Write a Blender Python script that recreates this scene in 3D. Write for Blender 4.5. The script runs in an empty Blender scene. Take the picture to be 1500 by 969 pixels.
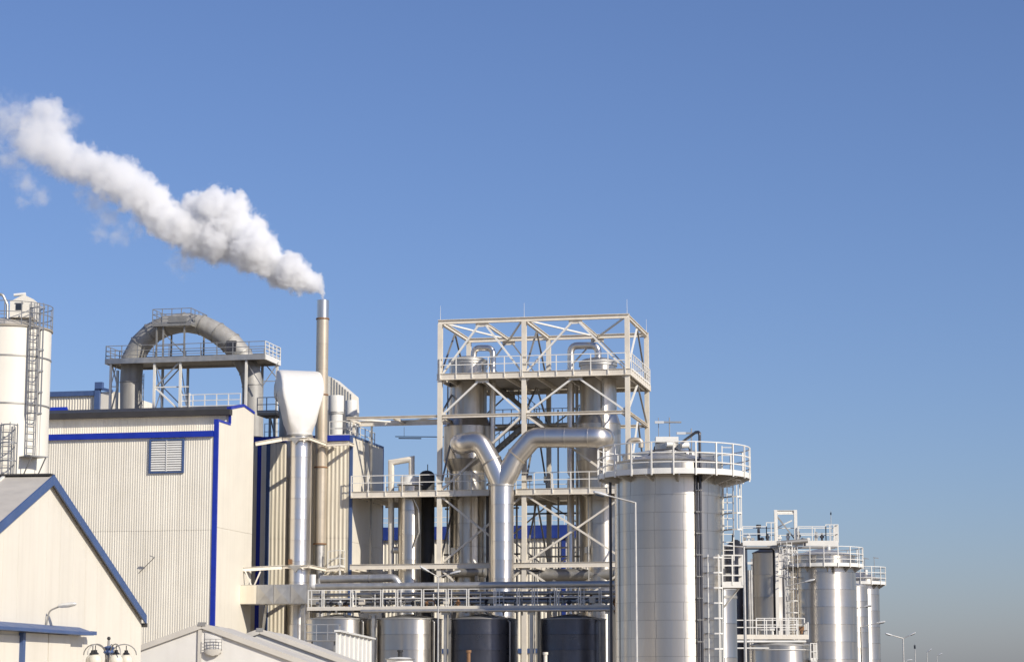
import bpy, math, random
from mathutils import Vector, Matrix, noise
random.seed(7)
sc = bpy.context.scene
C = sc.collection
R = math.radians
PI = math.pi

# ------------------------------------------------------------------ camera
F = 3340.0            # focal length in pixels of the 1500 px wide photograph
HZ = 1000.0           # row of the horizon
EYE = 1.7
PITCH = math.atan((HZ - 484.5) / F)
cam_d = bpy.data.cameras.new('camera')
cam_d.sensor_width = 36.0
cam_d.lens = F / 1500.0 * 36.0
cam_d.clip_start = 0.5
cam_d.clip_end = 20000
cam = bpy.data.objects.new('camera', cam_d)
C.objects.link(cam)
cam.location = (0, 0, EYE)
cam.rotation_euler = (PI / 2 + PITCH, 0, 0)
sc.camera = cam

# ------------------------------------------------------------------ sky and sun
SUN_AZ = 133.0        # clockwise from +Y seen from above
SUN_EL = 31.0
w = bpy.data.worlds.new('World')
sc.world = w
w.use_nodes = True
nt = w.node_tree
bg = nt.nodes['Background']
sky = nt.nodes.new('ShaderNodeTexSky')
sky.sky_type = 'NISHITA'
sky.sun_disc = False
sky.sun_elevation = R(SUN_EL)
sky.sun_rotation = R(SUN_AZ)
sky.altitude = 0
sky.air_density = 1.1
sky.dust_density = 0.7
sky.ozone_density = 8.0
shs = nt.nodes.new('ShaderNodeHueSaturation'); shs.inputs['Saturation'].default_value = 0.96
wbm = nt.nodes.new('ShaderNodeMix'); wbm.data_type = 'RGBA'; wbm.blend_type = 'MULTIPLY'; wbm.inputs['Factor'].default_value = 1.0
wbm.inputs['B'].default_value = (1.0, 0.91, 1.015, 1)          # white balance of the whole sky
nt.links.new(sky.outputs[0], shs.inputs['Color']); nt.links.new(shs.outputs[0], wbm.inputs['A'])
nt.links.new(wbm.outputs['Result'], bg.inputs[0])
bg.inputs[1].default_value = 0.101
sd = bpy.data.lights.new('sun', 'SUN')
sd.energy = 4.3
sd.angle = R(0.53)
sd.color = (1.0, 0.935, 0.825)
sun = bpy.data.objects.new('sun', sd)
C.objects.link(sun)
sdir = Vector((math.sin(R(SUN_AZ)) * math.cos(R(SUN_EL)), math.cos(R(SUN_AZ)) * math.cos(R(SUN_EL)), math.sin(R(SUN_EL))))
sun.rotation_euler = sdir.to_track_quat('Z', 'Y').to_euler()
sun.location = sdir * 300
vs = sc.view_settings
vs.view_transform = 'Standard'
vs.look = 'None'
vs.exposure = 0.1
vs.gamma = 1.0
vs.use_curve_mapping = False
cy = sc.cycles
cy.use_denoising = True
cy.max_bounces = 14
cy.diffuse_bounces = 3
cy.glossy_bounces = 4
cy.volume_bounces = 12
cy.volume_step_rate = 0.2
cy.caustics_reflective = False
cy.caustics_refractive = False
cy.blur_glossy = 1.0
cy.volume_max_steps = 256
cy.sample_clamp_indirect = 6.0

# ------------------------------------------------------------------ pixels to places
def ray(px, py):
    cx, cyy = (px - 750.0) / F, (484.5 - py) / F
    Y = math.cos(PITCH) - math.sin(PITCH) * cyy
    Z = math.sin(PITCH) + math.cos(PITCH) * cyy
    return cx / Y, Z / Y
def P(px, py, Y):
    a, b = ray(px, py)
    return Vector((a * Y, Y, EYE + b * Y))
class Frame:
    def __init__(s, deg):
        s.th = R(deg); s.c = math.cos(s.th); s.s = math.sin(s.th)
    def uv(s, x, y): return x * s.c - y * s.s, x * s.s + y * s.c
    def xy(s, u, v): return u * s.c + v * s.s, -u * s.s + v * s.c
    def hv(s, px, py, v):            # where the pixel's ray meets the plane v = const -> (u, z)
        a, b = ray(px, py)
        t = v / (a * s.s + s.c)
        return a * t * s.c - t * s.s, EYE + b * t
    def hu(s, px, py, u):            # ... the plane u = const -> (v, z)
        a, b = ray(px, py)
        t = u / (a * s.c - s.s)
        return a * t * s.s + t * s.c, EYE + b * t
    def at(s, px, py, v):
        u, z = s.hv(px, py, v)
        return Vector((u, v, z))
W0 = Frame(0.0)
PL = Frame(12.0)      # the plant's own grid
BF = Frame(7.5)       # the barn
TF = Frame(1.0)       # tents

def YW(u, v): return PL.xy(u, v)[1]
vT = PL.uv(*P(644, 715, 150)[:2])[1]          # front plane of the steel tower

# ------------------------------------------------------------------ materials
def node(nt, t, **kw):
    n = nt.nodes.new(t)
    for k, v in kw.items(): setattr(n, k, v)
    return n
def mat(name, col, rough=0.6, metal=0.0, var=0.08, streak=0.0, streak_col=(0.25, 0.16, 0.08), bump=0.0, scale=1.5, rvar=0.08, per_obj=0.0, blotch=0.0, spec=None, aniso=0.0):
    m = bpy.data.materials.new(name); m.use_nodes = True
    nt = m.node_tree; b = nt.nodes['Principled BSDF']; L = nt.links.new
    tc = node(nt, 'ShaderNodeTexCoord')
    n1 = node(nt, 'ShaderNodeTexNoise'); n1.inputs['Scale'].default_value = scale; n1.inputs['Detail'].default_value = 4; n1.inputs['Roughness'].default_value = 0.55
    L(tc.outputs['Object'], n1.inputs['Vector'])
    mr = node(nt, 'ShaderNodeMapRange'); mr.inputs[1].default_value = 0.3; mr.inputs[2].default_value = 0.7
    mr.inputs[3].default_value = 1 - var; mr.inputs[4].default_value = 1 + var
    L(n1.outputs['Fac'], mr.inputs[0])
    hsv = node(nt, 'ShaderNodeHueSaturation'); hsv.inputs['Color'].default_value = (*col, 1)
    val = mr.outputs[0]
    if per_obj:
        oi = node(nt, 'ShaderNodeObjectInfo')
        m2 = node(nt, 'ShaderNodeMapRange'); m2.inputs[3].default_value = 1 - per_obj; m2.inputs[4].default_value = 1 + per_obj
        L(oi.outputs['Random'], m2.inputs[0])
        mu = node(nt, 'ShaderNodeMath', operation='MULTIPLY'); L(val, mu.inputs[0]); L(m2.outputs[0], mu.inputs[1]); val = mu.outputs[0]
    L(val, hsv.inputs['Value'])
    colout = hsv.outputs[0]
    mask = None
    if streak:
        mp = node(nt, 'ShaderNodeMapping'); mp.inputs['Scale'].default_value = (2.2, 2.2, 0.12)
        L(tc.outputs['Object'], mp.inputs[0])
        n2 = node(nt, 'ShaderNodeTexNoise'); n2.inputs['Scale'].default_value = 1.6; n2.inputs['Detail'].default_value = 2.5; n2.inputs['Roughness'].default_value = 0.5
        L(mp.outputs[0], n2.inputs['Vector'])
        r2 = node(nt, 'ShaderNodeMapRange'); r2.inputs[1].default_value = 0.46; r2.inputs[2].default_value = 0.78; r2.inputs[4].default_value = streak
        L(n2.outputs['Fac'], r2.inputs[0])
        mask = r2.outputs[0]
    if blotch:
        n3 = node(nt, 'ShaderNodeTexNoise'); n3.inputs['Scale'].default_value = 0.9; n3.inputs['Detail'].default_value = 8; n3.inputs['Roughness'].default_value = 0.75
        L(tc.outputs['Object'], n3.inputs['Vector'])
        r3 = node(nt, 'ShaderNodeMapRange'); r3.inputs[1].default_value = 0.56; r3.inputs[2].default_value = 0.7; r3.inputs[4].default_value = blotch
        L(n3.outputs['Fac'], r3.inputs[0])
        if mask is None: mask = r3.outputs[0]
        else:
            mx = node(nt, 'ShaderNodeMath', operation='MAXIMUM'); L(mask, mx.inputs[0]); L(r3.outputs[0], mx.inputs[1]); mask = mx.outputs[0]
    if mask is not None:
        mix = node(nt, 'ShaderNodeMix', data_type='RGBA')
        L(mask, mix.inputs['Factor']); L(colout, mix.inputs['A']); mix.inputs['B'].default_value = (*streak_col, 1)
        colout = mix.outputs['Result']
        if metal > 0.3:
            mm = node(nt, 'ShaderNodeMapRange'); mm.inputs[3].default_value = metal; mm.inputs[4].default_value = metal * 0.6
            L(mask, mm.inputs[0]); L(mm.outputs[0], b.inputs['Metallic'])
    L(colout, b.inputs['Base Color'])
    if mask is None or metal <= 0.3: b.inputs['Metallic'].default_value = metal
    n4 = node(nt, 'ShaderNodeTexNoise'); n4.inputs['Scale'].default_value = 3.0; n4.inputs['Detail'].default_value = 4
    L(tc.outputs['Object'], n4.inputs['Vector'])
    rr = node(nt, 'ShaderNodeMapRange'); rr.inputs[1].default_value = 0.3; rr.inputs[2].default_value = 0.7
    rr.inputs[3].default_value = max(0.02, rough - rvar); rr.inputs[4].default_value = min(1, rough + rvar)
    L(n4.outputs['Fac'], rr.inputs[0]); L(rr.outputs[0], b.inputs['Roughness'])
    if aniso:
        tz = node(nt, 'ShaderNodeCombineXYZ'); tz.inputs[2].default_value = 1.0
        L(tz.outputs[0], b.inputs['Tangent']); b.inputs['Anisotropic'].default_value = aniso
    if spec is not None: b.inputs['Specular IOR Level'].default_value = spec
    if bump:
        bp = node(nt, 'ShaderNodeBump'); bp.inputs['Strength'].default_value = bump; bp.inputs['Distance'].default_value = 0.05
        L(n1.outputs['Fac'], bp.inputs['Height']); L(bp.outputs[0], b.inputs['Normal'])
    return m
M = {
 'cream':   mat('cream_paint', (0.80, 0.74, 0.62), 0.5, var=0.04, per_obj=0.012, streak=0.20, streak_col=(0.56, 0.49, 0.38), scale=0.4),
 'sheet':   mat('cream_cladding', (0.84, 0.78, 0.65), 0.45, per_obj=0.035, var=0.05, streak=0.22, streak_col=(0.42, 0.36, 0.27), scale=0.5),
 'sheetb':  mat('yellowed_cladding', (0.81, 0.735, 0.58), 0.45, var=0.05, streak=0.25, streak_col=(0.48, 0.36, 0.2), scale=0.5),
 'white':   mat('white_paint', (0.80, 0.78, 0.72), 0.45, var=0.04, streak=0.08, streak_col=(0.5, 0.42, 0.32)),
 'silo':    mat('silo_paint', (0.82, 0.77, 0.66), 0.45, var=0.03, streak=0.08, streak_col=(0.55, 0.48, 0.36), scale=0.5),
 'rail':    mat('rail_white', (0.80, 0.77, 0.70), 0.5, var=0.05),
 'raild':   mat('rail_galvanised', (0.30, 0.30, 0.30), 0.5, 0.4, var=0.08),
 'blue':    mat('blue_trim', (0.012, 0.035, 0.36), 0.4, var=0.10, scale=2),
 'bluef':   mat('blue_trim_faded', (0.06, 0.105, 0.235), 0.5, var=0.10, streak=0.15, streak_col=(0.16, 0.18, 0.24)),
 'roofd':   mat('dark_roof_edge', (0.045, 0.042, 0.040), 0.6, var=0.15),
 'roofg':   mat('grey_roof_sheet', (0.56, 0.51, 0.43), 0.5, 0.0, var=0.05, streak=0.25, streak_col=(0.38, 0.34, 0.29)),
 'steel':   mat('beige_steel', (0.78, 0.715, 0.60), 0.5, var=0.06, streak=0.10, streak_col=(0.40, 0.22, 0.10), blotch=0.22),
 'deck':    mat('deck_steel', (0.34, 0.30, 0.24), 0.65, var=0.15, blotch=0.3, streak_col=(0.20, 0.12, 0.07)),
 'galv':    mat('galvanised', (0.54, 0.52, 0.48), 0.45, 0.75, var=0.12, streak=0.25, streak_col=(0.34, 0.31, 0.28)),
 'galvd':   mat('dull_galvanised', (0.37, 0.355, 0.325), 0.5, 0.6, var=0.12, streak=0.2, streak_col=(0.25, 0.22, 0.2)),
 'alu':     mat('aluminium_cladding', (0.60, 0.56, 0.495), 0.31, 0.96, var=0.04, streak=0.5, streak_col=(0.48, 0.41, 0.32), per_obj=0.045, scale=0.4, rvar=0.02, aniso=0.75),
 'alub':    mat('polished_cladding', (0.77, 0.725, 0.66), 0.31, 0.95, var=0.03, streak=0.18, streak_col=(0.56, 0.47, 0.36), per_obj=0.03, scale=0.4, rvar=0.02, aniso=0.6),
 'aludull': mat('stained_cladding', (0.60, 0.52, 0.40), 0.38, 0.5, var=0.06, streak=0.6, streak_col=(0.42, 0.30, 0.18), per_obj=0.05, scale=0.6, rvar=0.04),
 'brownt':  mat('dull_grey_cladding', (0.50, 0.465, 0.41), 0.38, 0.8, var=0.05, streak=0.4, streak_col=(0.30, 0.25, 0.19), per_obj=0.05, scale=0.6, rvar=0.03),
 'tank_shade':   mat('shaded_tank_steel', (0.11, 0.11, 0.125), 0.34, 0.8, var=0.08, streak=0.3, streak_col=(0.06, 0.055, 0.055), per_obj=0.05),  # the shade these tanks stand in is put into the base colour
 'hood':    mat('bright_duct', (0.83, 0.80, 0.74), 0.42, 0.2, var=0.03, streak=0.06, streak_col=(0.6, 0.55, 0.48), scale=0.8),
 'black':   mat('black_rubber', (0.022, 0.022, 0.024), 0.5, var=0.2),
 'pipeb':   mat('dark_pipe', (0.06, 0.06, 0.07), 0.4, 0.3, var=0.2),
 'rust':    mat('rusty_steel', (0.26, 0.14, 0.07), 0.75, 0.2, var=0.3),
 'tent':    mat('tent_fabric', (0.74, 0.71, 0.65), 0.6, var=0.04, streak=0.12, streak_col=(0.5, 0.46, 0.4), bump=0.15, scale=1.2),
 'tentr':   mat('tent_roof', (0.58, 0.54, 0.47), 0.65, var=0.06, streak=0.2, streak_col=(0.42, 0.38, 0.32), bump=0.1, scale=1.2),
 'globe':   mat('opal_globe', (0.76, 0.70, 0.56), 0.25, var=0.05),
 'lamp':    mat('lamp_housing', (0.66, 0.66, 0.64), 0.35, 0.2, var=0.05),
 'ductm':   mat('matte_duct', (0.40, 0.385, 0.355), 0.6, 0.3, var=0.10, streak=0.45, streak_col=(0.24, 0.21, 0.18), per_obj=0.08),
 'blued':   mat('blue_fascia', (0.018, 0.045, 0.24), 0.5, var=0.12, streak=0.2, streak_col=(0.05, 0.06, 0.12)),
 'drumd':   mat('drum_and_shade', (0.05, 0.048, 0.046), 0.6, 0.2, var=0.2),  # dark drum tone, doubling as the shadow between the columns
 'glass':   mat('dark_glass', (0.03, 0.035, 0.045), 0.12, 0.0, var=0.1),
 'ground':  mat('concrete_ground', (0.38, 0.33, 0.255), 0.85, var=0.2, scale=0.05, blotch=0.3, streak_col=(0.28, 0.235, 0.18)),
}

# ------------------------------------------------------------------ mesh builder
class MB:
    def __init__(s): s.v = []; s.f = []
    def quadbox(s, c):   # eight corners: bottom four, top four
        n = len(s.v); s.v += [Vector(p) for p in c]
        s.f += [(n+3, n+2, n+1, n), (n+4, n+5, n+6, n+7), (n, n+1, n+5, n+4), (n+1, n+2, n+6, n+5), (n+2, n+3, n+7, n+6), (n+3, n, n+4, n+7)]
        return s
    def box(s, a, b):
        x0, y0, z0 = a; x1, y1, z1 = b
        if x0 > x1: x0, x1 = x1, x0
        if y0 > y1: y0, y1 = y1, y0
        if z0 > z1: z0, z1 = z1, z0
        return s.quadbox([(x0,y0,z0),(x1,y0,z0),(x1,y1,z0),(x0,y1,z0),(x0,y0,z1),(x1,y0,z1),(x1,y1,z1),(x0,y1,z1)])
    def beam(s, p, q, wd, h=None, up=None):
        p, q = Vector(p), Vector(q); h = h or wd
        d = (q - p).normalized()
        up = Vector(up) if up else (Vector((0, 0, 1)) if abs(d.z) < 0.95 else Vector((0, 1, 0)))
        a = d.cross(up).normalized() * wd / 2; b = a.cross(d).normalized() * h / 2
        return s.quadbox([p-a-b, p+a-b, q+a-b, q-a-b, p-a+b, p+a+b, q+a+b, q-a+b])
    def ibeam(s, p, q, wd, h):       # flanges and web
        p, q = Vector(p), Vector(q); t = min(wd, h) * 0.14
        d = (q - p).normalized()
        up = Vector((0, 0, 1)) if abs(d.z) < 0.95 else Vector((0, 1, 0))
        a = d.cross(up).normalized(); b = a.cross(d).normalized()
        s.beam(p + b*(h/2-t/2), q + b*(h/2-t/2), wd, t, b); s.beam(p - b*(h/2-t/2), q - b*(h/2-t/2), wd, t, b)
        s.beam(p, q, t, h-2*t-0.001, b)
        return s
    def cyl(s, p, q, r0, r1=None, n=16, caps=True):
        r1 = r0 if r1 is None else r1
        return s.loft([s.ring(p, Vector(q)-Vector(p), r0, n), s.ring(q, Vector(q)-Vector(p), r1, n)], caps)
    @staticmethod
    def ring(c, d, r, n, ref=None):
        c, d = Vector(c), Vector(d).normalized()
        ref = ref or (Vector((0, 0, 1)) if abs(d.z) < 0.9 else Vector((1, 0, 0)))
        a = d.cross(ref).normalized(); b = d.cross(a)
        return [c + a*r*math.cos(2*PI*i/n) + b*r*math.sin(2*PI*i/n) for i in range(n)]
    def loft(s, rings, caps=True, closed=True):
        k = len(s.v); n = len(rings[0])
        for r in rings: s.v += [Vector(p) for p in r]
        for j in range(len(rings)-1):
            for i in range(n if closed else n-1):
                i2 = (i+1) % n
                s.f.append((k+j*n+i, k+j*n+i2, k+(j+1)*n+i2, k+(j+1)*n+i))
        if caps and closed:
            s.f.append(tuple(k+i for i in range(n))[::-1]); e = k+(len(rings)-1)*n
            s.f.append(tuple(e+i for i in range(n)))
        return s
    def tube(s, pts, r, n=10, caps=True):
        pts = [Vector(p) for p in pts]; rings = []
        ref = None
        rr = r if isinstance(r, (list, tuple)) else [r]*len(pts)
        for i, p in enumerate(pts):
            d0 = (p - pts[i-1]).normalized() if i else (pts[1]-p).normalized()
            d1 = (pts[i+1]-p).normalized() if i < len(pts)-1 else d0
            d = (d0 + d1).normalized()
            if ref is None:
                ref = Vector((0, 0, 1)) if abs(d.z) < 0.9 else Vector((1, 0, 0))
                a = d.cross(ref).normalized()
            else:
                a = (a - d*a.dot(d)).normalized()
            b = d.cross(a)
            k = 1.0 / max(0.5, math.sqrt(max(0.05, (1 + d0.dot(d1)) / 2)))
            bd = (d1 - d0); m = bd.normalized() if bd.length > 1e-4 else None
            ring = []
            for j in range(n):
                o = a*math.cos(2*PI*j/n)*rr[i] + b*math.sin(2*PI*j/n)*rr[i]
                if m is not None: o = o + m*(o.dot(m))*(k-1)
                ring.append(p + o)
            rings.append(ring)
        return s.loft(rings, caps)
    def lathe(s, c, prof, n=48, a0=0.0, a1=2*PI):
        full = abs(a1-a0-2*PI) < 1e-6
        m = n if full else n+1
        k = len(s.v)
        for r, z in prof:
            for i in range(m):
                a = a0 + (a1-a0)*i/n
                s.v.append(Vector((c[0]+r*math.cos(a), c[1]+r*math.sin(a), z)))
        for j in range(len(prof)-1):
            for i in range(n):
                i2 = (i+1) % m
                s.f.append((k+j*m+i, k+j*m+i2, k+(j+1)*m+i2, k+(j+1)*m+i))
        return s
    def prism(s, poly, ax, d):       # polygon of 3-D points pushed along vector d
        k = len(s.v); n = len(poly); d = Vector(d)
        s.v += [Vector(p) for p in poly] + [Vector(p)+d for p in poly]
        s.f.append(tuple(range(k, k+n))); s.f.append(tuple(range(k+n, k+2*n))[::-1])
        for i in range(n): s.f.append((k+(i+1)%n, k+i, k+n+i, k+n+(i+1)%n))
        return s
    def mesh(s, name, m, off=(0, 0, 0), smooth=True):
        me = bpy.data.meshes.new(name)
        o = Vector(off)
        me.from_pydata([tuple(v-o) for v in s.v], [], s.f)
        me.materials.append(m if not isinstance(m, str) else M[m])
        import bmesh
        bm = bmesh.new(); bm.from_mesh(me); bmesh.ops.recalc_face_normals(bm, faces=bm.faces); bm.to_mesh(me); bm.free()
        if smooth:
            me.polygons.foreach_set('use_smooth', [True]*len(me.polygons))
            me.set_sharp_from_angle(angle=R(32))
        me.update()
        return me
def fillet(pts, rad, n=6):
    pts = [Vector(p) for p in pts]; out = [pts[0]]
    for i in range(1, len(pts)-1):
        a, b, c = pts[i-1], pts[i], pts[i+1]
        d0, d1 = (a-b).normalized(), (c-b).normalized()
        ang = d0.angle(d1)
        t = min(rad / math.tan(ang/2), (a-b).length*0.49, (c-b).length*0.49)
        for k in range(n+1):
            q = k/n
            out.append((b+d0*t)*(1-q)**2 + b*2*q*(1-q)*1.0 + (b+d1*t)*q**2)
    out.append(pts[-1])
    return out
class Thing:
    def __init__(s, name, label, cat, fr=W0, u=0.0, v=0.0, z=0.0, group=None):
        s.fr = fr; s.off = Vector((u, v, z))
        o = bpy.data.objects.new(name, None); C.objects.link(o); s.o = o
        x, y = fr.xy(u, v); o.location = (x, y, z); o.rotation_euler = (0, 0, -fr.th)
        o.empty_display_size = 0.3
        o['label'] = label; o['category'] = cat
        if group: o['group'] = group
    def part(s, name, mb, m, parent=None, label=None, smooth=True):
        o = bpy.data.objects.new(name, mb.mesh(name, m, s.off, smooth)); C.objects.link(o)
        o.parent = parent or s.o
        if label: o['label'] = label
        return o
    def link(s, name, me, parent=None, loc=(0,0,0), rz=0.0):     # a further piece that shares mesh data
        o = bpy.data.objects.new(name, me); C.objects.link(o); o.parent = parent or s.o
        o.location = loc; o.rotation_euler = (0, 0, rz)
        return o
def copy_thing(root, loc, rz=None, label=None, scale=None):
    def cp(o, par):
        c = o.copy(); C.objects.link(c); c.parent = par
        for ch in o.children: cp(ch, c)
        return c
    r = cp(root, None); r.location = loc
    if rz is not None: r.rotation_euler = (0, 0, rz)
    if label: r['label'] = label
    return r
def struct(name, mb, m, fr=W0):
    o = bpy.data.objects.new(name, mb.mesh(name, m)); C.objects.link(o); o['kind'] = 'structure'
    o.rotation_euler = (0, 0, -fr.th)
    return o

# reusable shapes --------------------------------------------------
def railing(mb, pts, h=1.1, gap=1.4, rails=(1.0, 0.52), r=0.024, toe=0.12, closed=False, base=0.0):
    pts = [Vector(p) for p in pts]
    if closed: pts = pts + [pts[0]]
    up = Vector((0, 0, 1))
    for i in range(len(pts)-1):
        a, b = pts[i], pts[i+1]
        for k in rails: mb.beam(a+up*h*k, b+up*h*k, r*2, r*2)
        if toe: mb.beam(a+up*(toe/2+0.01), b+up*(toe/2+0.01), 0.012, toe)
        n = max(1, round((b-a).length/gap))
        for j in range(n + (1 if (i == len(pts)-2 and not closed) else 0)):
            p = a.lerp(b, j/n)
            mb.beam(p-up*base, p+up*(h*rails[0]+r*0.6), r*2.3, r*2.3)
    return mb
def circle_pts(cx, cy_, z, r, n, a0=0.0, a1=2*PI):
    return [Vector((cx+r*math.cos(a0+(a1-a0)*i/n), cy_+r*math.sin(a0+(a1-a0)*i/n), z)) for i in range(n)]
def ladder(mb, p, z1, dirx, width=0.45, rung=0.3, r=0.02):
    p = Vector(p); d = Vector(dirx).normalized()*width/2
    for s_ in (-1, 1): mb.beam(p+d*s_, Vector((p.x, p.y, z1))+d*s_, r*2.2, r*2.2)
    z = p.z + 0.15
    while z < z1:
        q = Vector((p.x, p.y, z)); mb.beam(q-d, q+d, r*1.4, r*1.4); z += rung
    return mb
def cage(mb, p, z1, dirx, out, width=0.7, depth=0.75, step=0.9, r=0.02):
    p = Vector(p); dx = Vector(dirx).normalized(); dn = Vector(out).normalized()
    arc = [p + dx*(math.cos(a)*width/2) + dn*(math.sin(a)*depth) for a in [PI*i/6 for i in range(7)]]
    z = p.z
    while z <= z1+0.01:
        q = [Vector((a.x, a.y, z)) for a in arc]
        for i in range(6): mb.beam(q[i], q[i+1], 0.012, 0.055)
        z += step
    for i in (0, 1, 3, 5, 6):
        mb.beam(arc[i], Vector((arc[i].x, arc[i].y, z1)), 0.035, 0.012)
    return mb
def corrugated(mb, u0, u1, v, z0, z1, pitch, depth, ztop=None):
    # sheet in the plane v = const facing -v, trapezoid ribs
    n = max(1, int((u1-u0)/pitch)); pr = []
    for i in range(n+1):
        b = u0 + i*pitch
        for f, d in ((0.0, 0), (0.42, 0), (0.55, depth), (0.87, depth)):
            uu = b + f*pitch
            if uu <= u1: pr.append((uu, v - d))
    pr.append((u1, v))
    k = len(mb.v)
    for (a, b) in pr: mb.v.append(Vector((a, b, z0)))
    for (a, b) in pr: mb.v.append(Vector((a, b, (ztop(a) if ztop else z1))))
    m = len(pr)
    for i in range(m-1): mb.f.append((k+i, k+i+1, k+m+i+1, k+m+i))
    return mb
def courses(t, cx, cy_, r, z0, z1, dz, m, n=48, lip=0.012, name='shell_course', parent=None):
    k = max(1, round((z1-z0)/dz)); dz = (z1-z0)/k; me = None; obs = []
    for i in range(k):
        if me is None:
            mb = MB().lathe((0, 0), [(r-0.03, 0.004), (r+lip*0.4, 0.004), (r, 0.03), (r, dz-0.012), (r-0.012, dz-0.003), (r-0.03, dz-0.003)], n)
            me = mb.mesh(name, m)
        o = t.link(name, me, parent, (cx-t.off.x, cy_-t.off.y, z0+i*dz-t.off.z), random.uniform(0, 6.28))
        obs.append(o)
    t.part('shell_core', MB().cyl((cx, cy_, max(z0+0.01, 0.01)), (cx, cy_, z1-0.01), r-0.025, n=n), m, parent)
    return obs
def plates(t, cx, cy_, r, z0, z1, dz, npl, m):
    k = max(1, round((z1-z0)/dz)); dz = (z1-z0)/k
    a = 2*PI/npl; g = 0.005/r
    mb = MB(); seg = 6; rings = []
    for z, rr in ((0.006, r-0.02), (0.006, r), (dz-0.006, r), (dz-0.006, r-0.02)):
        rings.append([Vector((rr*math.cos(g+(a-2*g)*i/seg), rr*math.sin(g+(a-2*g)*i/seg), z)) for i in range(seg+1)])
    mb.loft(rings, caps=False, closed=False)
    me = mb.mesh('shell_plate', m)
    me.normals_split_custom_set_from_vertices([Vector((v.co.x, v.co.y, 0)).normalized() for v in me.vertices])
    for i in range(k):
        o0 = random.uniform(-0.02, 0.02) + (0.5*a if i % 2 else 0)*0.0
        for j in range(npl):
            o = t.link('shell_plate', me, None, (cx-t.off.x, cy_-t.off.y, z0+i*dz-t.off.z), j*a+o0+0.2)
            s_ = 1 + random.uniform(-0.0012, 0.0012); o.scale = (s_, s_, 1)
    t.part('shell_core', MB().cyl((cx, cy_, 0.01), (cx, cy_, z1-0.01), r-0.019, n=64), 'galvd')
def ring_platform(t, cx, cy_, r_in, r_out, z, mr='rail', nseg=40, posts=22, brackets=14, h=1.1, mdeck='white', a0=0.0, a1=2*PI):
    t.part('platform_deck', MB().lathe((cx, cy_), [(r_in+0.01, z-0.05), (r_out-0.02, z-0.05), (r_out-0.02, z), (r_in+0.01, z), (r_in+0.01, z-0.05)], nseg, a0, a1), 'deck')
    t.part('toe_plate', MB().lathe((cx, cy_), [(r_out-0.018, z-0.08), (r_out, z-0.08), (r_out, z+0.13), (r_out-0.018, z+0.13), (r_out-0.018, z-0.08)], nseg, a0, a1), mdeck)
    mb = MB()
    for k in (1.0, 0.64, 0.32):
        pts = [Vector((cx+(r_out+0.01)*math.cos(a0+(a1-a0)*i/nseg), cy_+(r_out+0.01)*math.sin(a0+(a1-a0)*i/nseg), z+h*k)) for i in range(nseg+1)]
        mb.tube(pts, 0.024, 6, caps=False)
    for i in range(posts + (0 if abs(a1-a0-2*PI) < 1e-6 else 1)):
        a = a0+(a1-a0)*i/posts+0.07
        p = Vector((cx+(r_out+0.025)*math.cos(a), cy_+(r_out+0.025)*math.sin(a), z-0.13))
        mb.beam(p, p+Vector((0, 0, h+0.13)), 0.05, 0.05, (math.cos(a), math.sin(a), 0))
    t.part('railing', mb, mr)
    for i in range(brackets):
        a = a0+(a1-a0)*(i+0.5)/brackets; d = Vector((math.cos(a), math.sin(a), 0)); s_ = Vector((-d.y, d.x, 0))*0.03
        c = Vector((cx, cy_, 0))
        poly = [c+d*r_in+Vector((0,0,z-0.055)), c+d*(r_out-0.06)+Vector((0,0,z-0.055)), c+d*(r_out-0.06)+Vector((0,0,z-0.12)), c+d*r_in+Vector((0,0,z-0.38))]
        t.part('bracket', MB().prism([p-s_ for p in poly], None, s_*2), 'galv')

# ------------------------------------------------------------------ ground
g = MB(); S = 9000
g.v = [Vector((-S, -S, 0)), Vector((S, -S, 0)), Vector((S, S, 0)), Vector((-S, S, 0))]; g.f = [(0, 1, 2, 3)]
struct('ground', g, 'ground')
# ------------------------------------------------------------------ factory hall (left)
uA, vA = PL.uv(*P(316, 800, 141)[:2])
uL = PL.hv(18, 800, vA)[0]
zbt, zbb = PL.hv(312, 630.6, vA)[1], PL.hv(312, 639.2, vA)[1]
zseam = PL.hv(250, 775.8, vA)[1]
ztrim = PL.hu(318, 613, uA)[1]
vst = PL.hu(337.5, 620, uA)[0]
g0 = PL.hu(338.5, 597, uA); g1 = PL.hu(357, 593, uA); g2 = PL.hu(372, 604, uA)
vend = g2[0]
hall = Thing('factory_hall', 'tall ribbed cream factory hall with bright blue corner trim and louvred vent', 'building', PL, uA, vA)
hall.part('wall', MB().box((uL, vA+0.05, 0), (uA-0.05, vst+0.1, zbt-0.05)), 'sheet')
poly = [(uA-0.05, vst+0.05, 0), (uA-0.05, vend-0.02, 0), (uA-0.05, vend-0.02, g2[1]-0.1), (uA-0.05, g1[0], g1[1]-0.1), (uA-0.05, vst+0.05, g0[1]-0.1)]
hall.part('rear_wall', MB().prism(poly, None, (uL-uA, 0, 0)), 'sheet')
def sheets(t, ua, ub_, v, z0, z1, pitch, depth, per, m):
    n_ = max(1, round((ub_-ua)/(pitch*per))); wdt = (ub_-ua)/n_
    for i in range(n_):
        t.part('cladding_sheet', corrugated(MB(), ua+wdt*i, ua+wdt*(i+1)-0.003, v-0.003*(i % 2)-random.uniform(0, 0.002), z0+random.uniform(0, 0.012), z1, wdt/per, depth), m, smooth=False)
sheets(hall, uL, uA-0.26, vA, 0.0, zseam, 0.155, 0.016, 7, 'sheet')
sheets(hall, uL, uA-0.26, vA-0.014, zseam-0.03, zbb+0.05, 0.155, 0.016, 7, 'sheet')
sheets(hall, uL, uA-0.3, vst-0.02, zbt-0.3, g0[1]-0.2, 0.155, 0.016, 7, 'sheet')
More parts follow.
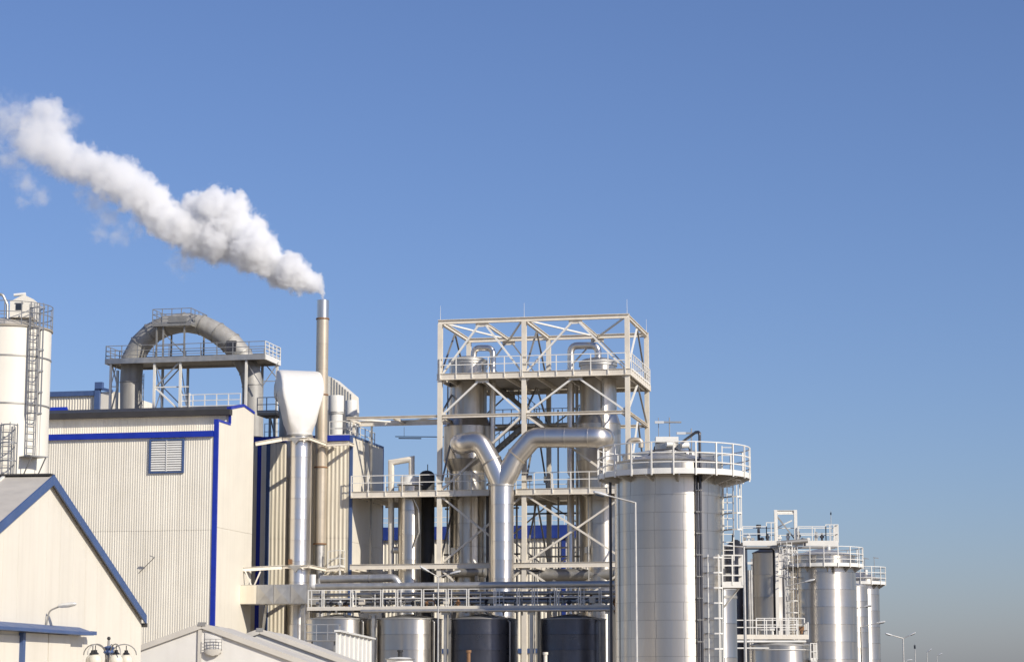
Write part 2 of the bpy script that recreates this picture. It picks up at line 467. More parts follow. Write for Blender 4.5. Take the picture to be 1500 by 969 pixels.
hall.part('gutter_band', MB().box((uL, vA-0.20, zbb), (uA-0.27, vA+0.3, zbt)), 'blue')
hall.part('corner_trim', MB().box((uA-0.25, vA-0.07, 0), (uA+0.03, vA+0.10, ztrim)), 'blue')
zs2 = PL.hu(345, 777, uA)[1]
hall.part('side_panel', MB().box((uA-0.045, vA+0.105, 0), (uA+0.004, vend, zs2-0.008)), 'cream')
hall.part('side_panel', MB().box((uA-0.045, vA+0.105, zs2+0.008), (uA+0.004, vst, ztrim-0.12)), 'cream')
hall.part('side_panel', MB().prism([(uA-0.045, vst+0.006, zs2+0.008), (uA-0.045, vend, zs2+0.008), (uA-0.045, vend, g2[1]-0.1), (uA-0.045, g1[0], g1[1]-0.1), (uA-0.045, vst+0.006, g0[1]-0.1)], None, (0.049, 0, 0)), 'cream')
hall.part('coping', MB().box((uA-0.30, vA+0.105, ztrim-0.14), (uA+0.03, vst, ztrim)), 'blue')
hall.part('coping', MB().beam((uA-0.1, vst-0.02, g0[1]-0.02), (uA-0.1, g1[0], g1[1]-0.02), 0.3, 0.16), 'blue')
hall.part('coping', MB().beam((uA-0.1, g1[0], g1[1]-0.02), (uA-0.1, vend+0.05, g2[1]-0.02), 0.3, 0.16), 'blue')
hall.part('corner_trim', MB().box((uA-0.12, vst-0.03, ztrim), (uA+0.03, vst+0.08, g0[1]-0.1)), 'blue')
f1 = PL.hv(337, 598.5, vst-0.5); f2 = PL.hv(337, 606.5, vst-0.5)
hall.part('roof_fascia', MB().box((uL, vst-0.5, f2[1]), (f1[0]-0.02, vst+0.02, f1[1])), 'roofd')
hall.part('roof', MB().prism([(uA-0.27, vst+0.025, f1[1]-0.1), (uA-0.27, vst+0.025, f1[1]+0.02), (uA-0.27, g1[0], g1[1]-0.02), (uA-0.27, vend+0.1, g2[1]), (uA-0.27, vend+0.1, g2[1]-0.1)], None, (uL-uA, 0, 0)), 'roofd')
a = PL.hv(219.5, 643, vA-0.05); b = PL.hv(269.5, 692, vA-0.05)
vent = hall.part('louvre_vent', MB().box((a[0]+0.15, vA-0.06, b[1]+0.1), (b[0]-0.15, vA+0.04, a[1]-0.1)), 'galvd')
for q in ((a[0], b[1], a[0]+0.12, a[1]), (b[0]-0.12, b[1], b[0], a[1])):
    hall.part('vent_frame', MB().box((q[0], vA-0.14, q[1]), (q[2], vA-0.03, q[3])), 'bluef', vent)
for z in (b[1], a[1]-0.1):
    hall.part('vent_frame', MB().box((a[0]+0.121, vA-0.137, z), (b[0]-0.121, vA-0.03, z+0.1)), 'bluef', vent)
for i in range(13):
    z = b[1]+0.14+i*(a[1]-b[1]-0.3)/12.5
    hall.part('slat', MB().quadbox([(a[0]+0.13, vA-0.12, z), (b[0]-0.13, vA-0.12, z), (b[0]-0.13, vA-0.105, z), (a[0]+0.13, vA-0.105, z), (a[0]+0.13, vA-0.07, z+0.10), (b[0]-0.13, vA-0.07, z+0.10), (b[0]-0.13, vA-0.055, z+0.10), (a[0]+0.13, vA-0.055, z+0.10)]), 'white', vent)
hall.part('mullion', MB().box(((a[0]+b[0])/2-0.03, vA-0.135, b[1]+0.1), ((a[0]+b[0])/2+0.03, vA-0.122, a[1]-0.1)), 'white', vent)
uw = PL.hv(371, 600, vend+20)[0]
zwr = PL.hv(250, 604, vend+9)[1] - 1.2
hall.part('rear_wing', MB().box((uL, vend+0.12, 0), (uw, vend+20, zwr)), 'roofd')
wb = Thing('wall_lamp', 'thin slanting lamp bracket sticking out of the ribbed hall wall', 'wall lamp', PL, *PL.at(207, 838, vA)[:2], PL.at(207, 838, vA).z)
p0 = PL.at(204, 838, vA-0.04); p1 = PL.at(226, 816, vA-0.55)
wb.part('arm', MB().cyl(p0, p1, 0.025, n=8), 'galvd')
wb.part('lamp_head', MB().beam(p1+Vector((0.04, 0, 0.0)), p1+Vector((-0.28, -0.05, 0.12)), 0.1, 0.05), 'galvd')

# ------------------------------------------------------------------ second hall with the stacks in front
vB = vT + 0.3
uB = PL.hv(515, 760, vB)[0]; uB0 = PL.hv(372, 760, vB)[0]
zB = PL.hv(515, 638, vB)[1]
vBe = PL.hu(561, 700, uB)[0]
hb = Thing('boiler_house', 'narrow cream ribbed boiler house behind the chimney and silver stack', 'building', PL, uB, vB)
hb.part('wall', MB().box((uB0-3.0, vB+0.05, 0), (uB-0.05, vBe-0.02, zB-0.08)), 'sheetb')
e = lambda x: PL.hv(x, 760, vB)[0]
zj = PL.hv(480, 787, vB)[1]
sheets(hb, e(394.5), e(511.5), vB, 0, zj, 0.26, 0.03, 4, 'sheetb')
sheets(hb, e(394.5), e(511.5), vB-0.014, zj-0.03, zB-0.35, 0.26, 0.03, 4, 'sheetb')
hb.part('corner_trim', MB().box((e(376), vB-0.08, 0), (e(381.5), vB+0.045, zB)), 'blue')
hb.part('wall_strip', MB().box((e(381.6), vB-0.03, 0), (e(387.3), vB+0.045, zB-0.1)), 'sheet')
hb.part('wall_strip', MB().box((e(387.4), vB-0.10, 0), (e(389), vB+0.045, zB-0.1)), 'white')
hb.part('corner_trim', MB().box((e(389.1), vB-0.06, 0), (e(394.4), vB+0.045, zB)), 'bluef')
hb.part('corner_trim', MB().box((e(511.6), vB-0.08, 0), (uB+0.02, vB+0.12, zB)), 'bluef')
hb.part('roof_edge', MB().box((uB0-3.0, vB-0.14, zB-0.32), (uB-0.17, vB-0.085, zB+0.06)), 'blue')
hb.part('side_panel', MB().box((uB-0.045, vB+0.125, 0), (uB, vBe, zj-0.3)), 'cream')
hb.part('side_panel', MB().box((uB-0.045, vB+0.125, zj-0.285), (uB, vBe, zB-0.08)), 'cream')
hb.part('coping', MB().box((uB-0.3, vB+0.125, zB-0.078), (uB+0.03, vBe+0.05, zB+0.07)), 'bluef')
hb.part('corner_trim', MB().box((uB-0.1, vBe+0.002, 0), (uB+0.025, vBe+0.1, zB-0.08)), 'blue')
hb.part('roof', MB().box((uB0-3.0, vB-0.08, zB-0.06), (uB-0.31, vBe, zB+0.02)), 'roofd')
hb.part('railing', railing(MB(), [(uB-0.6, vB+0.3, zB+0.02), (uB-0.6, vBe-0.1, zB+0.02)], 1.0, 1.2), 'rail')
hb.part('railing', railing(MB(), [(e(480), vB+0.2, zB+0.02), (e(511), vB+0.2, zB+0.02)], 1.0, 1.2), 'rail')
cl = MB()
for dv in (1.6, 3.2):
    z0 = zB-0.02
    cl.beam((uB+0.25, vB+dv, z0), (uB+0.28, vB+dv+1.2, zB-4.2), 0.05)
hb.part('stay_rods', cl, 'galvd')

# ------------------------------------------------------------------ gabled barn
ub = BF.uv(*P(72, 700, 60)[:2])[0]
va, za = BF.hu(72, 699, ub)
ve, ze = BF.hu(207.5, 903, ub)
half = ve - va
sl = (za - ze) / half
barn = Thing('barn', 'gabled cream storage barn with faded blue verge boards and sliding door', 'building', BF, ub, va)
roofz = lambda v: za - abs(v-va)*sl
barn.part('wall', MB().prism([(ub-0.08, va-half, 0), (ub-0.08, va+half, 0), (ub-0.08, va+half, ze-0.15), (ub-0.08, va, za-0.15), (ub-0.08, va-half, ze-0.15)], None, (-24, 0, 0)), 'cream')
n = 16
for i in range(n):
    v0 = va-half + 2*half*i/n + 0.004; v1 = va-half + 2*half*(i+1)/n - 0.004
    barn.part('wall_panel', MB().prism([(ub-0.075, v0, 0), (ub-0.075, v1, 0), (ub-0.075, v1, roofz(v1)-0.1), (ub-0.075, v0, roofz(v0)-0.1)], None, (0.075+random.uniform(-0.004, 0.004), 0, 0)), 'cream', smooth=False)
for s_, nm in ((-1, 0), (1, 1)):
    rf = barn.part('roof', MB().prism([(ub+0.10, va, za-0.06), (ub+0.10, va+s_*(half+0.05), ze-0.06-0.05*sl), (ub+0.10, va+s_*(half+0.05), ze+0.06-0.05*sl), (ub+0.10, va, za+0.06)], None, (-24.3, 0, 0)), 'roofg', smooth=False)
    for k in range(8):
        uu = ub-1.2-k*3.0
        barn.part('roof_seam', MB().beam((uu, va, za+0.075), (uu, va+s_*(half+0.04), ze+0.075-0.04*sl), 0.07, 0.05), 'white' if k == 0 else 'roofg', rf)
    barn.part('verge_board', MB().prism([(ub+0.105, va, za-0.19), (ub+0.105, va+s_*(half+0.06), ze-0.19-0.06*sl), (ub+0.105, va+s_*(half+0.06), ze+0.07-0.06*sl), (ub+0.105, va, za+0.07)], None, (0.04, 0, 0)), 'bluef', smooth=False)
barn.part('ridge_cap', MB().beam((ub+0.1, va, za+0.07), (ub-24, va, za+0.07), 0.35, 0.05), 'roofd')
barn.part('gutter', MB().box((ub+0.15, va+half+0.02, ze-0.30), (ub-24, va+half+0.12, ze-0.18)), 'roofd')
c0 = BF.hu(-60, 912, ub+0.35); c1 = BF.hu(134, 930, ub+0.35)
zc = c1[1]
door = barn.part('sliding_door', MB().box((ub+0.012, va-half+2, 0.05), (ub+0.03, BF.hu(30, 950, ub)[0], zc-0.1)), 'cream')
vp = [BF.hu(x, 950, ub+0.08)[0] for x in (31, 34.5, 69.5, 71, 102.5)]
barn.part('door_post', MB().box((ub+0.012, vp[0], 0), (ub+0.13, vp[1], zc-0.02)), 'bluef', door)
barn.part('door_panel', MB().box((ub+0.012, vp[1]+0.01, 0.05), (ub+0.09, vp[2], zc-0.02)), 'cream', door)
barn.part('door_panel', MB().box((ub+0.012, vp[3], 0.05), (ub+0.09, vp[4], zc-0.02)), 'cream', door)
barn.part('door_canopy', MB().prism([(ub+0.005, c0[0], zc+0.22), (ub+0.42, c0[0], zc+0.08), (ub+0.42, c0[0], zc), (ub+0.005, c0[0], zc)], None, (0, c1[0]-c0[0], 0)), 'bluef', smooth=False)
barn.part('canopy_track', MB().box((ub+0.2, c1[0]+0.002, zc+0.02), (ub+0.34, c1[0]+0.5, zc+0.12)), 'bluef')
q = BF.hu(66, 916, ub); lp = Thing('wall_lamp', 'curved street lamp fixed to the gable wall of the barn', 'wall lamp', BF, ub, q[0], q[1])
zz = BF.hu(67, 892, ub+0.1)[1]
lp.part('arm', MB().tube(fillet([(ub+0.03, q[0], q[1]), (ub+0.10, q[0], zz-0.02), (ub+0.40, q[0], zz+0.10)], 0.18), 0.022, 8), 'galvd')
hd = MB().loft([[Vector((ub+x, q[0]+w_*math.cos(t_), zz+0.1+dz+h_*math.sin(t_))) for t_ in [2*PI*i/10 for i in range(10)]] for x, w_, h_, dz in ((0.34, 0.05, 0.035, 0), (0.42, 0.085, 0.06, 0.01), (0.62, 0.10, 0.07, 0.03), (0.78, 0.07, 0.05, 0.05), (0.83, 0.02, 0.02, 0.055))])
lp.part('lamp_head', hd, 'lamp')

# ------------------------------------------------------------------ white silo
cS = P(6, 700, 97); rS = 62/F*97*1.0
zS = P(10, 474, 97-rS).z
silo = Thing('silo', 'tall white silo with caged ladder and little hut on its roof', 'silo', W0, cS.x, cS.y)
zb = [0.02, P(10, 593-4, 97-rS).z, P(10, 519, 97-rS).z, zS]
for i in range(3):
    silo.part('shell_course', MB().lathe((cS.x, cS.y), [(rS, zb[i]), (rS, zb[i+1]-0.02)], 64), 'silo')
    if i: silo.part('hoop', MB().lathe((cS.x, cS.y), [(rS-0.01, zb[i]-0.03), (rS+0.03, zb[i]-0.03), (rS+0.03, zb[i]+0.03), (rS-0.01, zb[i]+0.03)], 64), 'galvd')
silo.part('rim', MB().lathe((cS.x, cS.y), [(rS-0.02, zS-0.07), (rS+0.06, zS-0.07), (rS+0.06, zS), (rS-0.02, zS)], 64), 'deck')
silo.part('roof', MB().lathe((cS.x, cS.y), [(rS, zS+0.003), (0.5, zS+0.48), (0.02, zS+0.50)], 48), 'roofg')
mb = MB()
for k in (1.0, 0.55, 0.15):
    mb.tube(circle_pts(cS.x, cS.y, zS+1.0*k, rS+0.03, 41, 0, 2*PI*41/40), 0.018, 6, caps=False)
for i in range(16):
    a = 2*PI*i/16+0.1; p = Vector((cS.x+(rS+0.03)*math.cos(a), cS.y+(rS+0.03)*math.sin(a), zS)); mb.beam(p, p+Vector((0, 0, 1.02)), 0.035)
silo.part('railing', mb, 'raild')
h0 = P(16, 470, 96.4); h1 = P(46, 440, 96.4); hx0, hx1 = h0.x, h1.x; zh0 = P(30, 466, 96.4).z; zh1 = P(17, 438, 96.4).z; zh2 = P(34, 433, 96.4).z
hut = Thing('roof_hut', 'small white gabled hut with dark window standing on the silo roof', 'hut', W0, (hx0+hx1)/2, 96.6, zh0)
hy0, hy1 = 96.1, 97.4
hut.part('wall', MB().prism([(hx0, hy0, zh0), (hx1+0.15, hy0, zh0), (hx1+0.15, hy0, zh1-0.05), ((hx0+hx1)/2+0.15, hy0, zh2), (hx0, hy0, zh1-0.15)], None, (0, hy1-hy0, 0)), 'silo', smooth=False)
wq = P(23, 454, hy0); wr = P(33, 444.5, hy0)
wn = hut.part('window', MB().box((wq.x, hy0-0.02, wq.z), (wr.x, hy0+0.01, wr.z)), 'glass')
hut.part('window_frame', MB().box((wq.x-0.04, hy0-0.03, wr.z+0.002), (wr.x+0.04, hy0+0.008, wr.z+0.04)), 'galv', wn)
tq = P(19, 431, hy0); hut.part('roof_vent', MB().cyl((tq.x, hy0+0.2, tq.z), (tq.x+0.5, hy0+0.2, tq.z+0.05), 0.07, n=12), 'white')
hut.part('base', MB().box((hx0+0.2, hy0+0.25, zS+0.2), (hx1, hy1-0.2, zh0-0.002)), 'galvd')
boom = Thing('filling_pipe', 'grey filling pipe reaching over the silo roof from off beyond the hut', 'pipe', W0, cS.x-0.5, 96.2, zS)
boom.part('pipe', MB().tube(fillet([P(-60, 428, 96.2), P(4, 431, 96.2), P(11, 446, 96.2), P(11, 473, 96.2)], 0.2), 0.06, 8), 'galv')
lx = P(47, 560, 97-rS*0.85); ang = math.atan2(-math.sqrt(max(0.01, rS**2-(P(47, 560, 95.9).x-cS.x)**2)), P(47, 560, 95.9).x-cS.x)
dn = Vector((math.cos(ang), math.sin(ang), 0)); dx = Vector((-dn.y, dn.x, 0))
b0 = Vector((cS.x, cS.y, 0))+dn*(rS+0.12)
zl0 = P(47, 668, 95.5).z
silo.part('ladder', ladder(MB(), (b0.x, b0.y, zl0), zS+1.0, dx, 0.42), 'raild')
silo.part('ladder_cage', cage(MB(), (b0.x, b0.y, zl0+1.8), zS+0.9, dx, dn, 0.55, 0.6), 'raild')
pa = b0 + dn*0.05
pl = MB().box((-0.45, -0.1, -0.04), (0.45, 0.75, 0.0)); rot = Matrix.Rotation(math.atan2(dn.y, dn.x)-PI/2, 4, 'Z')
pl.v = [rot @ v + Vector((b0.x, b0.y, zl0)) - dn*0.1 for v in pl.v]
silo.part('rest_platform', pl, 'raild')
silo.part('platform_strut', MB().beam(b0+dx*0.35+dn*0.6+Vector((0, 0, zl0-0.05)), b0+dx*0.35-dn*0.05+Vector((0, 0, zl0-0.9)), 0.04).beam(b0-dx*0.35+dn*0.6+Vector((0, 0, zl0-0.05)), b0-dx*0.35-dn*0.05+Vector((0, 0, zl0-0.9)), 0.04), 'raild')
silo.part('cable_conduit', MB().tube([b0+dx*0.42+Vector((0, 0, zl0)), b0+dx*0.42+Vector((0, 0, zS+0.6))], 0.015, 6), 'raild')
a2 = ang - 0.52; dn2 = Vector((math.cos(a2), math.sin(a2), 0)); dx2 = Vector((-dn2.y, dn2.x, 0)); b2 = Vector((cS.x, cS.y, 0))+dn2*(rS+0.12)
zc1 = P(25, 622, 95.5).z
silo.part('ladder', ladder(MB(), (b2.x, b2.y, 0.05), zc1, dx2, 0.45), 'raild')
silo.part('ladder_cage', cage(MB(), (b2.x, b2.y, 2.6), zc1, dx2, dn2, 0.75, 0.8, 0.75), 'raild')

# ------------------------------------------------------------------ low hall far behind the silo
vD = 182.0
d0 = PL.hv(40, 600, vD); d1 = PL.hv(150, 600, vD)
zD = PL.hv(110, 573, vD)[1]
hd_ = Thing('rear_hall', 'far cream ribbed hall with blue gutter showing behind the silo', 'building', PL, d1[0], vD)
hd_.part('wall', MB().box((d0[0]-6, vD+0.06, 0), (d1[0]+1.2, vD+9, zD-0.1)), 'sheet')
hd_.part('ribbed_cladding', corrugated(MB(), d0[0]-6, PL.hv(139, 600, vD)[0], vD, 0, zD-0.35, 0.25, 0.05), 'sheet', smooth=False)
hd_.part('gutter', MB().box((d0[0]-6, vD-0.25, zD-0.42), (PL.hv(139, 600, vD)[0], vD+0.05, zD)), 'bluef')
q0 = PL.hv(139.5, 600, vD)[0]; q1 = PL.hv(147, 600, vD)[0]
hd_.part('corner_post', MB().box((q0, vD-0.3, 0), (q1, vD+0.05, zD+0.12)), 'bluef')
hd_.part('rainwater_box', MB().box((q0+0.05, vD-0.4, zD+0.125), (q1+0.25, vD+0.05, zD+0.7)), 'bluef')
hd_.part('side_wall', MB().box((q1+0.01, vD-0.02, 0), (PL.hv(164, 600, vD)[0], vD+0.055, zD-0.25)), 'cream')
hd_.part('coping', MB().beam((q1, vD-0.1, zD+0.18), (PL.hv(165, 600, vD)[0], vD-0.1, zD-0.1), 0.2, 0.25), 'bluef')
vW = vend + 4
aw = PL.at(82, 601, vW)
awn = Thing('blue_awning', 'small sloping blue awning poking above the dark roof edge beside the silo', 'awning', PL, aw.x, aw.y, aw.z-1.0)
x0, x1, x2 = PL.hv(72, 600, vW)[0], PL.hv(93, 600, vW)[0], PL.hv(104, 607, vW)[0]
awn.part('awning_sheet', MB().quadbox([(x0-1, vW-0.6, aw.z-0.55), (x2, vW-0.6, aw.z-0.55), (x2-0.3, vW+0.6, aw.z-0.4), (x0-1, vW+0.6, aw.z-0.4), (x0-1, vW-0.55, aw.z-0.45), (x2, vW-0.55, aw.z-0.5), (x1, vW+0.65, aw.z+0.32), (x0-1, vW+0.65, aw.z+0.32)]), 'blue', smooth=False)
awn.part('awning_post', MB().box((x0-0.4, vW-0.3, zwr), (x0-0.3, vW-0.2, aw.z-0.551)), 'raild')

# ------------------------------------------------------------------ tents in front
ut = TF.uv(*P(296, 913, 72)[:2])
vt0 = ut[1]; apex = TF.at(296, 913, vt0); el_ = TF.at(205, 946, vt0); er_ = TF.at(457, 969, vt0)
sT = (apex.z - el_.z)/(apex.x - el_.x)
wT = max((apex.z-1.9)/sT, 3.0)
def tent(name, label, ap, v0, length, hw, slope, wall_m, roof_m, group=None):
    t = Thing(name, label, 'tent', TF, ap.x, v0)
    ze_ = ap.z - hw*slope
    t.part('end_wall', MB().prism([(ap.x-hw, v0, 0), (ap.x+hw, v0, 0), (ap.x+hw, v0, ze_-0.06), (ap.x, v0, ap.z-0.06), (ap.x-hw, v0, ze_-0.06)], None, (0, 0.03, 0)), wall_m, smooth=False)
    for s_ in (-1, 1):
        rows = []; nu, nv = 6, 14
        for j in range(nv+1):
            row = []
            for i in range(nu+1):
                f = i/nu; vv = v0-0.02+length*j/nv
                sag = -0.05*math.sin(f*PI)*abs(math.sin(j/nv*PI*4)) + 0.02*noise.noise((f*3, vv*0.7, s_*3))
                row.append(Vector((ap.x+s_*(hw+0.1)*f, vv, ap.z-(hw+0.1)*f*slope+sag)))
            rows.append(row)
        t.part('roof_sheet', MB().loft(rows, caps=False, closed=False), roof_m)
        t.part('side_wall', MB().box((ap.x+s_*(hw-0.02), v0+0.04, 0), (ap.x+s_*(hw+0.01), v0+length-0.1, ze_-0.02)), wall_m)
        t.part('verge_tube', MB().beam((ap.x+s_*0.02, v0-0.06, ap.z-0.06), (ap.x+s_*(hw+0.1), v0-0.06, ap.z-0.06-(hw+0.08)*slope), 0.07, 0.17), roof_m)
    t.part('ridge_knob', MB().box((ap.x-0.12, v0-0.11, ap.z-0.07), (ap.x+0.12, v0-0.005+0.06, ap.z+0.05)), 'galvd')
    return t, ze_
tn, zte = tent('marquee_tent', 'pale fabric marquee tent with vent flap in its gable end', apex, vt0, 7.0, wT, sT, 'tent', 'tentr')
pt = TF.at(293, 940, vt0-0.05)
tn.part('centre_pole', MB().box((pt.x-0.07, vt0-0.055, 0), (pt.x+0.05, vt0-0.012, apex.z-0.1)), 'tentr')
f0 = TF.at(300, 957, vt0); f1_ = TF.at(326, 926, vt0)
fl = tn.part('vent_flap', MB().loft([[Vector((f0.x+(f1_.x-f0.x)*i/6, vt0-0.03-0.10*math.sin(PI*i/6)*k, f1_.z+(f0.z-f1_.z)*k-0.05*math.sin(PI*i/6)*k)) for i in range(7)] for k in (0, 0.35, 0.7, 0.95)], caps=False, closed=False), 'tent')
wires = MB()
for i in range(4): wires.beam((f0.x, vt0-0.16, f1_.z-0.2-i*0.1), (f1_.x, vt0-0.16, f1_.z-0.2-i*0.1), 0.012)
for i in range(4): wires.beam((f0.x+(f1_.x-f0.x)*i/3, vt0-0.16, f1_.z-0.2), (f0.x+(f1_.x-f0.x)*i/3, vt0-0.16, f1_.z-0.55), 0.012)
tn.part('wire_grid', wires, 'pipeb', fl)
pouch = MB().loft([[Vector(((f0.x+f1_.x)/2+rr*math.cos(t_), vt0-0.12+0.07*math.sin(t_), f0.z+dz)) for t_ in [2*PI*i/12 for i in range(12)]] for rr, dz in ((0.29, 0.14), (0.28, 0.05), (0.18, -0.03), (0.05, -0.06))])
tn.part('flap_roll', pouch, 'tentr', fl)
ap2 = TF.at(382, 921.5, vt0+7.6)
tn2, _ = tent('marquee_tent', 'second fabric tent with plain grey roof behind the one with the vent flap', ap2, vt0+7.4, 8.0, wT, 0.36, 'tent', 'tentr')
# ------------------------------------------------------------------ arched duct on the hall roof and its gantry
vG = PL.uv(*P(388, 520, 160)[:2])[1]           # front edge of the gantry deck
uG1, zG = PL.hv(388, 521, vG); uG0 = PL.hv(155, 527, vG)[0]
dG = PL.hu(410, 528, uG1)[0] - vG
dG = min(max(dG, 1.8), 5.0)
vC = vG + dG*0.5
zroof = zwr
duct = Thing('arched_duct', 'huge grey weathered duct arching through the gantry above the hall roof', 'duct', PL, PL.hv(192, 600, vC)[0], vC, zroof)
path = [(192, 640), (192, 560), (194, 527), (206, 504), (222, 488), (244, 477), (270, 472), (296, 476), (318, 487), (338, 502), (354, 521), (366, 543), (370, 565), (370, 640)]
pts = [PL.at(x, y, vC) for x, y in path]
rad = [0.80, 0.80, 0.80, 0.79, 0.77, 0.74, 0.70, 0.72, 0.76, 0.80, 0.80, 0.76, 0.74, 0.78]
for i in range(len(pts)-1):
    a, b = pts[i], pts[i+1]
    dd0 = (b-a).normalized()
    n0 = ((pts[i]-pts[i-1]).normalized()+dd0).normalized() if i else dd0
    n1 = (dd0+(pts[i+2]-pts[i+1]).normalized()).normalized() if i < len(pts)-2 else dd0
    def cut(c, nn, r_):
        out = []
        for p in MB.ring(c, dd0, r_, 16, Vector((0, 1, 0))):
            k = (c-p).dot(nn)/dd0.dot(nn); out.append(p+dd0*k)
        return out
    duct.part('duct_segment', MB().loft([cut(a, n0, rad[i]), cut(b, n1, rad[i+1])], caps=(i in (0, len(pts)-2))), 'ductm')
    if 0 < i:
        duct.part('seam_flange', MB().loft([[c+(c-a)*0.06 for c in cut(a-dd0*0.03, n0, rad[i])], [c+(c-a)*0.06 for c in cut(a+dd0*0.03, n0, rad[i])]]), 'galvd')
duct.part('cleat_ladder', ladder(MB(), (pts[0].x+1.0, vC-0.5, pts[0].z), PL.at(210, 548, vC).z, (0, 1, 0), 0.3), 'raild')
hz0 = PL.at(340, 505, vC-0.8); duct.part('inspection_hatch', MB().box((hz0.x-0.4, vC-0.86, hz0.z-0.45), (hz0.x+0.3, vC-0.6, hz0.z+0.3)), 'pipeb')

gan = Thing('duct_gantry', 'grey steel gantry with railed walkway around the arched duct', 'gantry', PL, (uG0+uG1)/2, vG, zroof)
gan.part('walkway_deck', MB().box((uG0, vG+0.02, zG-0.10), (uG1, vG+dG-0.02, zG)), 'deck')
gan.part('edge_beam', MB().box((uG0-0.02, vG-0.06, zG-0.24), (uG1+0.02, vG+0.015, zG+0.14)), 'galv')
gan.part('edge_beam', MB().box((uG1+0.003, vG+0.02, zG-0.24), (uG1+0.08, vG+dG, zG+0.14)), 'white')
gan.part('edge_beam', MB().box((uG0-0.02, vG+dG-0.015, zG-0.24), (uG1, vG+dG+0.06, zG+0.14)), 'galv')
gan.part('edge_beam', MB().box((uG0-0.08, vG+0.02, zG-0.24), (uG0-0.003, vG+dG, zG+0.14)), 'galv')
hr = PL.hv(300, 499.5, vG)[1] - PL.hv(300, 521, vG)[1]
gan.part('railing', railing(MB(), [(uG0, vG, zG), (uG1, vG, zG)], hr, 1.25, (1, 0.66, 0.33), 0.022, 0), 'raild')
gan.part('railing', railing(MB(), [(uG1+0.03, vG, zG), (uG1+0.03, vG+dG, zG)], hr, 0.9, (1, 0.75, 0.5, 0.25), 0.024, 0), 'rail')
gan.part('railing', railing(MB(), [(uG0, vG+dG, zG), (uG1, vG+dG, zG)], hr, 1.25, (1, 0.66, 0.33), 0.022, 0), 'raild')
gan.part('railing', railing(MB(), [(uG0, vG, zG), (uG0, vG+dG, zG)], hr, 0.9, (1, 0.66, 0.33), 0.022, 0), 'raild')
def leg(x, v, z1=None, wd=0.16, m='galv'):
    u = PL.hv(x, 560, v)[0]
    return gan.part('leg', MB().ibeam((u, v, zroof if u < uw-0.2 else 0), (u, v, (z1 or zG)-0.245), wd, wd), m)
for x in (162, 226, 264): leg(x, vG+0.15, m='rail')
for x in (172, 238, 275, 384): leg(x, vG+dG-0.2)
leg(360.5, vG+0.15, m='rail'); 
uR = uG1-0.1
gan.part('leg', MB().ibeam((uR, vG+dG-0.3, 0), (uR, vG+dG-0.3, zG-0.245), 0.16, 0.16), 'rail')
def br(x0, y0, x1, y1, v, wd=0.09, m='galv', t=gan, f=PL, name='brace'):
    t.part(name, MB().beam(f.at(x0, y0, v), f.at(x1, y1, v), wd, wd*0.8), m)
br(163, 530, 172, 565, vG+0.4); br(172, 566, 163, 600, vG+0.4)
br(227, 568, 263, 530, vG+0.3, 0.1); br(227, 567, 262, 600, vG+0.3, 0.14, 'rail'); br(226, 567, 276, 566, vG+0.25, 0.10, 'rail')
br(238, 566, 274, 528, vG+dG-0.35); br(238, 566, 274, 602, vG+dG-0.35); br(226, 528, 240, 566, vG+0.3, 0.07)
br(361, 530, 384, 566, vG+0.5, 0.07); br(386, 530, 408, 556, vG+dG-0.5, 0.08)
for (xa, ya, xb, yb) in ((227, 530, 238, 600), (264, 530, 275, 600), (162, 566, 172, 530), (163, 600, 173, 566), (264, 566, 275, 600), (227, 600, 238, 566), (384, 566, 408, 530), (361, 566, 384, 600)):
    br(xa, ya, xb, yb, vG+dG*0.5, 0.06)
for (xa, xb, y) in ((162, 173, 566), (361, 386, 566), (384, 409, 558)):
    br(xa, y, xb, y, vG+dG*0.5, 0.07)
# upper lookout
zU = PL.hv(250, 474, vG)[1]; uu0 = PL.hv(223, 474, vG)[0]; uu1 = PL.hv(279, 474, vG)[0]
gan.part('upper_deck', MB().box((uu0, vG+0.05, zU-0.14), (uu1, vG+dG-0.05, zU)), 'galvd')
gan.part('upper_railing', railing(MB(), [(uu0, vG+0.06, zU), (uu1, vG+0.06, zU), (uu1, vG+dG-0.06, zU), (uu0, vG+dG-0.06, zU)], 1.1, 0.8, (1, 0.66, 0.33), 0.022, 0.14, closed=True), 'raild')
for (uu, vv) in ((uu0+0.25, vG+0.3), (uu0+0.75, vG+0.3), (uu1-0.55, vG+0.3), (uu1-0.1, vG+dG-0.3), (uu0+0.3, vG+dG-0.3)):
    gan.part('upper_leg', MB().beam((uu, vv, zG), (uu, vv, zU-0.142), 0.11), 'galvd')
gan.part('brace', MB().beam((uu0+0.75, vG+0.32, zU-0.6), (uu1-0.55, vG+0.32, zG+0.4), 0.06), 'galvd')
gan.part('brace', MB().beam((uu0+0.25, vG+0.32, zG+1.0), (uu1-0.55, vG+0.32, zG+1.05), 0.06), 'galvd')
gan.part('hatch_box', MB().box((uu0+1.2, vG+0.0, zU+0.1), (uu1-0.3, vG+0.045, zU+0.55)), 'galvd')
